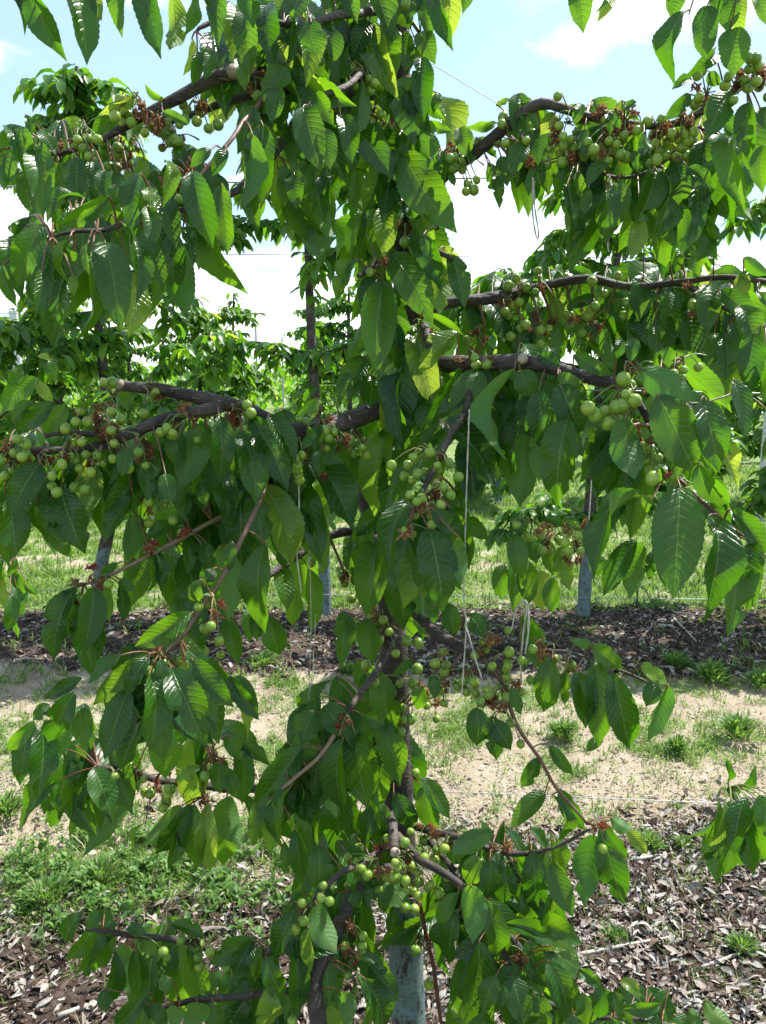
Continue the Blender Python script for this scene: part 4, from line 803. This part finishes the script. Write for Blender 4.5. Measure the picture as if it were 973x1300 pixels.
if extra_ch:
    V = []; Fc = []; v0, f0 = uv_sphere()
    parts_ = [([Matrix.Translation(c) @ rot @ (Vector(q) * rad) for q in v0], f0) for c, rot, rad in extra_ch]
    v, f = join(parts_); add('cherries', mesh('cherries', v, f, [M_CHERRY], tone=np.repeat(rng.random(len(parts_)), len(v0))), kind='stuff')
    v, f = join(stalks); add('stalks', mesh('stalks', v, f, [M_STALK]), kind='stuff')

# leaves
leaves = []   # (size, variant, matrix, young)
pet = []
YOUNGSET = {(13, 350, 450), (13, 330, 280), (13, 420, 290), (5, 310, 580), (5, 300, 590), (5, 350, 560), (8, 550, 190), (4, 140, 520), (4, 140, 420), (4, 190, 440), (1, 540, 590), (3, 400, -20), (3, 360, -30), (11, 95, 770), (10, 960, 790), (11, 130, 220), (1, 720, 140), (3, 900, -30), (1, 620, 600), (16, 450, 790), (9, 610, 730), (9, 510, 650)}
def place_leaf(bx, by, tx, ty, wpx, dY, young=False, filler=False, Yb=None):
    i, d = nearest(bx, by); Y0 = (NY[i] if Yb is None else Yb) - dY
    if abs(bx - 508) < 70 and not filler: Y0 = min(Y0, 1.31 - max(0, dY))
    m0 = mpp(by, Y0); Lp = math.hypot(tx - bx, ty - by); L = Lp * m0
    tilt = random.uniform(.05, .55) * (1 if ty > by else .4); Y1 = Y0 - tilt * L
    tx += (tx - bx) * .11; ty += (ty - by) * .11
    B = at(bx, by, Y0); T_ = at(tx, ty, Y1)
    real = max(wpx, .38 * Lp * random.uniform(.95, 1.15)); ca = min(1, wpx / real); az = math.acos(ca) * random.choice((-1, 1)) + random.gauss(0, .22)
    c = (T_ - B).normalized(); hint = (Vector((0, 0, CAMH)) - B).normalized() + Vector((0, 0, .25))
    hint = Matrix.Rotation(az, 3, c) @ hint
    if random.random() < .10: hint = -hint
    var = random.randint(0, 15)
    if wpx > 52: hint = Matrix.Rotation(.12, 3, c) @ ((Vector((0, 0, CAMH)) - B).normalized() + Vector((.15, 0, .25))); var = 0
    if Lp > 0 and wpx / Lp < .36 and random.random() < .6: var = random.randint(16, 19)
    M = leaf_matrix(B, T_, real * m0 * 1.06, hint)
    leaves.append((Lp * wpx * (.4 if filler else 1), var, M, 2 if wpx > 52 else young))
    if 2 < d < 75:
        n_ = NODES[i][3]; mid = (n_ + B) / 2 + Vector((0, 0, .002 + .06 * (n_ - B).length))
        pet.append(tube(*smooth_path([n_, mid, B, B + (T_ - B) * .06 + (hint - c * hint.dot(c)).normalized() * .0004], [.0014, .0011, .0010, .0007], .008), 5, cap=False))
for tl, lst in LV.items():
    n = len(lst); s_ = TILE[tl][2]
    for k, (bx, by, tx, ty, w) in enumerate(lst):
        b = P(tl, bx, by); q = P(tl, tx, ty)
        place_leaf(b[0], b[1], q[0], q[1], w / s_ * .93, -.03 + .10 * k / n + random.uniform(-.012, .012), (tl, bx, by) in YOUNGSET)
for cx, cy, rx, ry, n in FILL:
    for _ in range(int(n * 1.2)):
        a = random.uniform(0, 6.283); r_ = math.sqrt(random.random()); x = cx + rx * r_ * math.cos(a); y = cy + ry * r_ * math.sin(a) - 25
        i, d = nearest(x, y)
        if d > 45: x += (NX[i, 0] - x) * (1 - 40 / d); y += (NX[i, 1] - y) * (1 - 40 / d)
        L = random.uniform(60, 105); an = random.gauss(0, .42)
        place_leaf(x, y, x + L * math.sin(an), y + L * math.cos(an), L * random.uniform(.3, .5), -random.uniform(.05, .16), filler=True)
for cx, cy, rx, ry, n in FILLF:
    for _ in range(n):
        a = random.uniform(0, 6.283); r_ = math.sqrt(random.random()); x = cx + rx * r_ * math.cos(a); y = cy + ry * r_ * math.sin(a) - 30
        L = random.uniform(75, 110); an = random.gauss(0, .35)
        place_leaf(x, y, x + L * math.sin(an), y + L * math.cos(an), L * random.uniform(.38, .5), 0, filler=True, Yb=random.uniform(1.22, 1.31))
leaves.sort(key=lambda q: -q[0])
for sz, var, M, yg in leaves[:300]:
    o = add('leaf', LMM if yg == 2 else (LMY if yg else LM)[var]); o.matrix_basis = M
rest = leaves[300:]
add('foliage', stamp('foliage', LT, [(v_, M) for _, v_, M, yg in rest if not yg], M_LEAF), kind='stuff')
add('young_foliage', stamp('young_foliage', LT, [(v_, M) for _, v_, M, yg in rest if yg] + [(0, rest[-1][2])], M_YOUNG), kind='stuff')
v, f = join(pet); add('petioles', mesh('petioles', v, f, [M_PET]), kind='stuff')

# ------------------------------------------------------------ neighbours in the same row (mostly outside the frame)
def neighbour(tx, Yt, limbpts, lv, label, lean=0):
    root = empty('cherry_tree', (tx, Yt, 0)); tag(root, label, 'tree')
    Pp, rr = smooth_path([(tx, Yt, -.03), (tx + lean * .3, Yt, .8), (tx - lean * .2, Yt, 1.7), (tx, Yt, 3.0)], [.045, .034, .03, .012], .04)
    v, f = tube(Pp, rr, 12, .1); add('trunk', mesh('trunk', v, f, [M_TRUNK]), root)
    nodes = []
    for pts in limbpts:
        P3 = [at(x, y, Y) if len(q) == 4 else Vector(q[:3]) for q in pts for (x, y, r, Y) in [(q if len(q) == 4 else (0, 0, 0, 1))]]
        Pp, rr = smooth_path(P3, [q[2] * .0012 if len(q) == 4 else q[4] for q in pts], .02)
        v, f = tube(Pp, rr, 8, .1); add('branch', mesh('branch', v, f, [M_BARK]), root); nodes += Pp
    pt = []
    for (bx, by, tx_, ty_, w, Y) in lv:
        B = at(bx, by, Y); L = math.hypot(tx_ - bx, ty_ - by) * mpp(by, Y); T_ = at(tx_, ty_, Y - random.uniform(.1, .5) * L)
        c = (T_ - B).normalized(); hint = Matrix.Rotation(random.gauss(0, .5), 3, c) @ (Vector((0, -1, .4)))
        o = add('leaf', LM[random.randint(0, 15)], root); o.matrix_basis = leaf_matrix(B, T_, max(w, .4 * math.hypot(tx_ - bx, ty_ - by)) * mpp(by, Y), hint)
        n_ = min(nodes, key=lambda q: (q - B).length); pt.append(tube(*smooth_path([n_, (n_ + B) / 2 + Vector((0, 0, .01)), B], [.0015, .0012, .001], .01), 5))
    v, f = join(pt); add('petioles', mesh('petioles', v, f, [M_PET]), root, 'stuff')
    return root
q12 = lambda l: [(P(12, a, b)[0], P(12, a, b)[1], P(12, c, d)[0], P(12, c, d)[1], w / 2.756, 1.15 - .006 * k) for k, (a, b, c, d, w) in enumerate(l)]
neighbour(1.35, 1.40, [[(1.35, 1.40, .95, 0, .018), (1120, 1010, 6, 1.3), (1010, 1015, 4, 1.2), (940, 1018, 3, 1.15), (925, 1000, 1.8, 1.14)]],
          q12([(973,290,985,450,90),(895,170,935,90,40),(880,190,830,170,40),(800,200,690,340,60),(910,280,880,440,100),(870,220,740,420,80),(860,290,800,505,110),(850,230,850,370,60),(940,210,973,400,90),(835,150,835,60,12),(890,240,920,330,50),(980,230,1040,380,90),(1000,200,1080,330,90),(850,210,740,400,80),(880,260,830,470,90),(900,240,930,470,90),(820,210,760,380,60),(930,230,960,430,90),(900,200,860,400,70),(950,190,1000,360,80)]),
          'neighbouring cherry tree whose dark leaf cluster enters at the lower right edge')
q7 = lambda l: [(P(7, a, b)[0], P(7, a, b)[1], P(7, c, d)[0], P(7, c, d)[1], w / 2.948, 1.75 - .01 * k) for k, (a, b, c, d, w) in enumerate(l)]
neighbour(-1.75, 1.9, [[(-1.75, 1.9, 1.2, 0, .018), (-120, 690, 5, 1.8), (-30, 705, 4, 1.77), (15, 708, 2, 1.75)]],
          q7([(50,270,140,400,60),(20,290,50,470,70),(0,300,-20,490,80),(70,320,110,420,50),(90,400,70,560,45),(60,370,60,500,60),(20,260,10,350,45),(60,260,30,330,30),(0,250,-40,400,60),(110,380,90,480,40),(40,400,30,540,60),(20,250,80,240,25)]),
          'neighbouring cherry tree whose pale leaf cluster enters at the left edge')

# ------------------------------------------------------------ background cherry trees
def bg_tree(tpx, Y, height, label, seed, n_obj=60, mat=M_FAR, zstep=.27, base_z=.75, spread=.85, leafL=(.085, .13), dens=1.0, gaps=(), taper=.45):
    """tpx: [(px, py)] of the trunk line at depth Y, from the ground up; returns the thing"""
    r = random.Random(seed); b = ground_at(*tpx[0]) if Y is None else at(tpx[0][0], tpx[0][1], Y); Y = b.y
    root = empty('cherry_tree', (b.x, b.y, 0)); tag(root, label, 'tree', 'cherry trees in the rows behind')
    tpts = [Vector((b.x, Y, -.03))] + [at(x, y, Y) for x, y in tpx[1:]]
    top = tpts[-1].copy()
    if top.z < height: tpts.append(Vector((top.x + r.uniform(-.05, .05), Y, height)))
    rads = [.042 * (1 - .8 * min(1, p.z / height)) + .004 for p in tpts]
    Pp, rr = smooth_path(tpts, rads, .06); v, f = tube(Pp, rr, 10, .12); add('trunk', mesh('trunk', v, f, [M_TRUNK2]), root)
    lm = []; fr = []; twigs = []
    def hang(p, n, k=1.0):
        for _ in range(n):
            a = r.uniform(0, 6.283); dr = r.uniform(.25, 1.4); L = r.uniform(*leafL) * k
            d = Vector((math.cos(a), math.sin(a), -dr)).normalized(); B = p + Vector((math.cos(a), math.sin(a), 0)) * .02
            hint = Vector((math.cos(a), math.sin(a), .9 / (dr + .2))) + Vector((r.gauss(0, .25), r.gauss(0, .25), r.gauss(0, .25)))
            lm.append((r.randint(0, 5), leaf_matrix(B, B + d * L, L * r.uniform(.36, .5), hint)))
    z_ = base_z; side = 1
    while z_ < height - .1:
        if not any(a < z_ < b_ for a, b_ in gaps):
            # trunk point at this height
            tpnt = min(Pp, key=lambda q: abs(q.z - z_)); side = -side
            for sd in ((side,) if r.random() < .35 else (1, -1)):
                L = spread * r.uniform(.55, 1.0) * (1 - taper * z_ / height); az = r.gauss(0, .45); up = r.uniform(-.05, .45)
                d = Vector((sd * math.cos(az), math.sin(az) * 1.0, 0))
                pts = [tpnt, tpnt + d * L * .35 + Vector((0, 0, L * up * .5)), tpnt + d * L * .75 + Vector((0, 0, L * up * .55)), tpnt + d * L + Vector((0, 0, L * (up * .3 - .22)))]
                q, qr = smooth_path(pts, [.014, .010, .007, .003], .05); v, f = tube(q, qr, 7, .15); add('limb', mesh('limb', v, f, [M_BARK]), root)
                for i, p in enumerate(q):
                    if i > 0 and r.random() < .97 * dens: hang(p, r.randint(6, 10))
                    if i > 2 and r.random() < .3:
                        fr.append(p + Vector((r.gauss(0, .02), r.gauss(0, .02), -.03))); fr.append(p + Vector((r.gauss(0, .02), r.gauss(0, .02), -.02)))
                    if i > 1 and r.random() < .34 * dens:
                        a = r.uniform(0, 6.283); tl = r.uniform(.12, .3); e = p + Vector((math.cos(a) * tl, math.sin(a) * tl, r.uniform(-.15, .1)))
                        s2, sr = smooth_path([p, (p + e) / 2 + Vector((0, 0, .03)), e], [.004, .003, .0015], .05); twigs.append(tube(s2, sr, 5))
                        for p2 in s2[1:]: hang(p2, 4, .95)
        z_ += zstep * r.uniform(.75, 1.25)
    for p in Pp:
        if p.z > .9 and r.random() < .35: hang(p, 3)
    for k in range(10): hang(Vector((Pp[-1].x + r.gauss(0, .03), Y + r.gauss(0, .03), height - .03 * k)), 3, .8)
    lm.sort(key=lambda q: q[1].translation.y)
    front = lm[::max(1, len(lm) // max(1, n_obj))][:n_obj] if n_obj else []
    fs = set(id(q) for q in front)
    for k, M in front: o = add('leaf', LOWM[k], root); o.matrix_basis = M
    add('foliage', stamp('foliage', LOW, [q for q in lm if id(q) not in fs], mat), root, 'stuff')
    if twigs: v, f = join(twigs); add('twigs', mesh('twigs', v, f, [M_BARK]), root, 'stuff')
    if fr:
        v0, f0 = uv_sphere(7, 5); parts_ = [([Vector(q) * .010 + p for q in v0], f0) for p in fr]
        v, f = join(parts_); add('cherries', mesh('cherries', v, f, [M_CHERRY], tone=np.repeat(rng.random(len(parts_)), len(v0))), root, 'stuff')
    return root
bg_tree([(125, 782), (128, 725), (146, 620), (135, 500), (122, 380), (105, 180)], 5.0, 3.35, 'tall cherry tree in the second row at far left behind the leaning limb', 11, taper=.82, zstep=.2, spread=1.25, leafL=(.10, .155))
bg_tree([(413, 780), (411, 700), (404, 560), (399, 480), (394, 400), (390, 260)], 5.0, 3.5, 'second row cherry tree with blue painted foot just left of the main trunk', 12, taper=.6, zstep=.26, spread=1.0, gaps=((1.92, 2.2), (1.2, 1.5)), leafL=(.10, .155))
bg_tree([(740, 786), (746, 700), (752, 600), (756, 540), (775, 380), (800, 260)], 4.95, 2.75, 'second row cherry tree with blue painted foot right of the main trunk', 23, zstep=.2, spread=1.05, base_z=.65, leafL=(.10, .155))
bg_tree([(1065, 790), (1062, 700), (1060, 500), (1040, 300)], 4.9, 2.7, 'second row cherry tree whose dark crown shows at the right edge', 14, zstep=.22, spread=.95, leafL=(.10, .155))
# rows 3 and 4: a few prototypes copied
def copy_tree(src, x, Y, sc, rz, label, group='low cherry trees in the far rows'):
    c = src.copy(); COL.objects.link(c); c.location = (x, Y, 0); c.scale = (sc, sc, sc); c.rotation_euler = (0, 0, rz); c['label'] = label; c['group'] = group
    for ch in src.children:
        d = ch.copy(); COL.objects.link(d); d.parent = c; d.matrix_parent_inverse = ch.matrix_parent_inverse.copy()
    return c
protos = []
def far_tree(x, Y, h, seed, label, mat):
    px, py = proj(Vector((x, Y, 0))); px2, py2 = proj(Vector((x + random.uniform(-.1, .1), Y, h * .6)))
    o = bg_tree([(px, py), (px2, py2)], Y, h, label, seed, n_obj=0, mat=mat, zstep=.2, base_z=.5, spread=1.1, leafL=(.12, .18), dens=.8, taper=.75); o['group'] = 'low cherry trees in the far rows'; return o
protos = [far_tree(-3.9, 9.4, 2.75, 31, 'third row cherry tree, leftmost of the low trees behind the tall left tree', M_FAR2), far_tree(-2.1, 9.3, 2.35, 32, 'third row cherry tree with yellow green shoots left of the slim trunk', M_FAR2), far_tree(-.35, 9.4, 2.55, 33, 'third row cherry tree standing behind the main trunk', M_FAR)]
words3 = ['third row cherry tree first to the right of the main trunk', 'third row cherry tree behind the right painted trunk', 'third row cherry tree beyond the galvanised post at right']
for k, x in enumerate((1.4, 3.1, 4.8)): copy_tree(protos[k], x, 9.4 + .1 * k, 1.0, 1.5 + k, words3[k])
places = ['outermost at the left', 'second from the left', 'third from the left', 'fourth from the left', 'just left of the main trunk line', 'just right of the main trunk line', 'fourth from the right', 'third from the right', 'second from the right', 'outermost at the right']
for k in range(10): copy_tree(protos[k % 3], -8.1 + 1.8 * k + random.uniform(-.2, .2), 13.9, 1.0 + .12 * random.random(), k * 1.3, 'small distant fourth row cherry tree, ' + places[k])
for k in range(10): copy_tree(protos[(k + 1) % 3], -11 + 2.4 * k + random.uniform(-.2, .2), 18.5, 1.15 + .1 * random.random(), k * 2.1, 'tiny far fifth row cherry tree, ' + places[k])
# far-off orchard reading as one green mass
lm = []
for i in range(9000):
    x = random.uniform(-30, 30); Y = random.uniform(23, 40); top = 1.9 + .35 * noise.noise(Vector((x * .9, Y * .5, 0))) + .0 * Y
    B = Vector((x, Y, random.uniform(.3, top))); a = random.uniform(0, 6.283); L = random.uniform(.25, .45)
    lm.append((random.randint(0, 5), leaf_matrix(B, B + Vector((math.cos(a), math.sin(a), -1)).normalized() * L, L * .6, Vector((math.cos(a), math.sin(a), .8)))))
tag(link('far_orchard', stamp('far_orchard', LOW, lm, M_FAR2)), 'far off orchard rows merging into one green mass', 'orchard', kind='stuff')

# ------------------------------------------------------------ trellis posts, wires, twine, drip stakes
def post(px, py_foot, py_top, Y, r, label):
    a = at(px, py_foot, Y); b_ = at(px, py_top, Y); root = empty('trellis_post', (a.x, Y, 0))
    # open C-profile steel post
    w = r; prof = [(-w, -w * .6), (w, -w * .6), (w, w * .6), (w * .6, w * .6), (w * .6, -w * .25), (-w * .6, -w * .25), (-w * .6, w * .6), (-w, w * .6)]
    V = [Vector((a.x + x, Y + y, z_)) for z_ in (-.05, b_.z) for x, y in prof]; n = len(prof)
    Fc = [(i, (i + 1) % n, n + (i + 1) % n, n + i) for i in range(n)] + [(0, 1, 4, 5), (1, 2, 3, 4), (0, 5, 6, 7), (n + 5, n + 4, n + 1, n), (n + 4, n + 3, n + 2, n + 1), (n + 7, n + 6, n + 5, n)]
    add('post', mesh('post', V, Fc, [M_POST], smooth=False), root)
    for z_ in np.arange(.4, b_.z, .35):
        v, f = tube([Vector((a.x - w * 1.25, Y - w * .7, z_)), Vector((a.x - w * .2, Y - w * 1.1, z_ + .004)), Vector((a.x + w * 1.25, Y - w * .7, z_))], [.004] * 3, 5); add('wire_clip', mesh('wire_clip', v, f, [M_WIRE]), root)
    tag(root, label, 'post', 'galvanised trellis posts')
post(957, 745, 420, 6.3, .028, 'galvanised trellis post behind the leaves near the right edge')
post(37, 640, 395, 12, .055, 'far galvanised post rising over the trees at the left edge')
post(74, 600, 405, 18, .03, 'thin distant post second from the left edge')
post(330, 600, 412, 18, .022, 'thin distant post against white sky left of the slim trunk')
post(362, 600, 428, 21, .022, 'shorter distant post beside the slim trunk')
def wire(p0, p1, r, label, sag=.01, mat=M_WIRE, name='trellis_wire'):
    mid = (p0 + p1) / 2 - Vector((0, 0, sag)); Pq, rr = smooth_path([p0, mid, p1], [r] * 3, .15)
    c = p0.copy(); v, f = tube([p - c for p in Pq], rr, 6); o = link(name, mesh(name, v, f, [mat])); o.location = c
    tag(o, label, 'wire', 'trellis wires'); return o
wire(at(-400, 742, 4.97), at(1400, 766, 4.87), .0022, 'low galvanised wire crossing just above the second row mulch')
wire(at(-300, 968, 1.46), at(1300, 1036, 1.46), .0008, 'thin lower wire crossing the bare soil behind the main tree', .0)
wire(at(-300, 242, 1.45), at(1300, 214, 1.45), .0013, 'dark upper wire running through the top limbs of the main tree', .0)
wire(at(508, 491, 1.40), at(1350, 506, 1.47), .0012, 'wire at mid height showing beside the right cherry cluster', .0)
wire(at(380, -20, 1.9), at(700, 172, 1.75), .0010, 'slanting thin wire crossing the sky at the top', .0)
wire(at(-300, 318, 5.0), at(1400, 332, 4.9), .0022, 'thin grey wire against the white sky over the second row', .0)
wire(at(-300, 398, 9.4), at(1400, 400, 9.4), .003, 'distant wire over the low trees, upper of two', .0)
wire(at(-300, 428, 9.4), at(1400, 429, 9.4), .003, 'distant wire over the low trees, lower of two', .0)

def twine(pts, label, r=.0011, strands=2, loop=False):
    r *= .68
    root = empty('twine', tuple(at(*pts[0])))
    P3 = [at(x, y, Y) for x, y, Y in pts]; Pq, rr = smooth_path(P3, [r] * len(P3), .006)
    for k in range(strands):
        q = [p + Vector((math.cos(i * .9 + k * math.pi * 2 / strands), math.sin(i * .9 + k * math.pi * 2 / strands), 0)) * r * .9 for i, p in enumerate(Pq)]
        v, f = tube(q, rr, 5); add('strand', mesh('strand', v, f, [M_TWINE]), root)
    tag(root, label, 'twine', 'white twine tied in the trees')
twine([(379, 600, 1.12), (380, 645, 1.12), (377, 700, 1.12), (383, 752, 1.12)], 'frayed white twine hanging left of the trunk above the painted trunk foot', .0009)
twine([(393, 700, 1.2), (395, 790, 1.2), (392, 890, 1.2)], 'thin straight twine hanging down over bare soil left of the trunk', .0007)
twine([(401, 780, 1.22), (398, 840, 1.22), (394, 878, 1.22)], 'short twine end joining the thin left string', .0006)
twine([(596, 520, .98), (592, 640, .98), (589, 760, .98), (592, 795, .98), (586, 885, .98)], 'long taut twine hanging right of the trunk in front of the fruit', .0009)
twine([(592, 795, .975), (602, 830, .975), (612, 862, .975)], 'twine end branching off the long taut string', .0009)
twine([(650, 800, 1.08), (655, 775, 1.08), (665, 762, 1.08), (668, 775, 1.08), (662, 830, 1.08), (662, 868, 1.08)], 'white twine loop knotted over the branch with fruit, left strand', .0013)
twine([(664, 762, 1.075), (670, 766, 1.075), (671, 800, 1.075), (667, 830, 1.075)], 'white twine loop knotted over the branch with fruit, right strand', .0013)
twine([(677, 225, 1.1), (676, 262, 1.1), (678, 285, 1.1), (682, 303, 1.1), (684, 296, 1.1), (679, 262, 1.1), (678, 230, 1.1)], 'twisted twine loop hanging against the sky under the upper right limb', .0010)
twine([(774, 225, 1.1), (775, 262, 1.1), (772, 300, 1.1), (773, 320, 1.1)], 'frayed twine hanging among bright leaves under the upper right limb', .0011)
twine([(753, 520, 2.2), (752, 590, 2.2), (748, 660, 2.2)], 'thick pale string beside the right second row trunk', .0016)
twine([(222, 262, 1.0), (236, 282, 1.0), (246, 288, 1.0), (254, 270, 1.0), (250, 250, 1.0)], 'thin curled twine ring among the upper left leaves', .0005)
twine([(722, 280, 2.0), (730, 310, 2.0), (742, 352, 2.0)], 'slanting thin cord above the right middle limb', .0012)

def drip(px, py, top, label, curve):
    a = ground_at(px, py); root = empty('drip_stake', (a.x, a.y, 0)); h = (py - top) * mpp(py, a.y)
    v, f = tube([Vector((a.x, a.y, -.03)), Vector((a.x, a.y, h * .5)), Vector((a.x, a.y, h))], [.007, .006, .006], 6); add('stake', mesh('stake', v, f, [M_BLACK]), root)
    v, f = tube([Vector((a.x, a.y, h)), Vector((a.x + .006, a.y, h + .014)), Vector((a.x, a.y, h + .026))], [.011, .012, .004], 7); add('emitter', mesh('emitter', v, f, [M_BLACK]), root)
    P3 = [Vector((a.x, a.y, h))] + [Vector((a.x + dx, a.y + dy, z_)) for dx, dy, z_ in curve]
    q, r_ = smooth_path(P3, [.004] * len(P3), .03); v, f = tube(q, r_, 6); add('tube', mesh('tube', v, f, [M_BLACK]), root)
    tag(root, label, 'drip stake', 'drip irrigation stakes')
drip(808, 780, 742, 'black drip irrigation stake right of the right painted trunk', [(.05, 0, .17), (.09, -.05, .09), (.20, -.1, .05), (.42, -.12, .03)])
drip(246, 758, 735, 'black drip irrigation stake behind the left hanging leaves', [(-.03, 0, .14), (-.09, -.05, .04), (-.11, -.1, .03)])
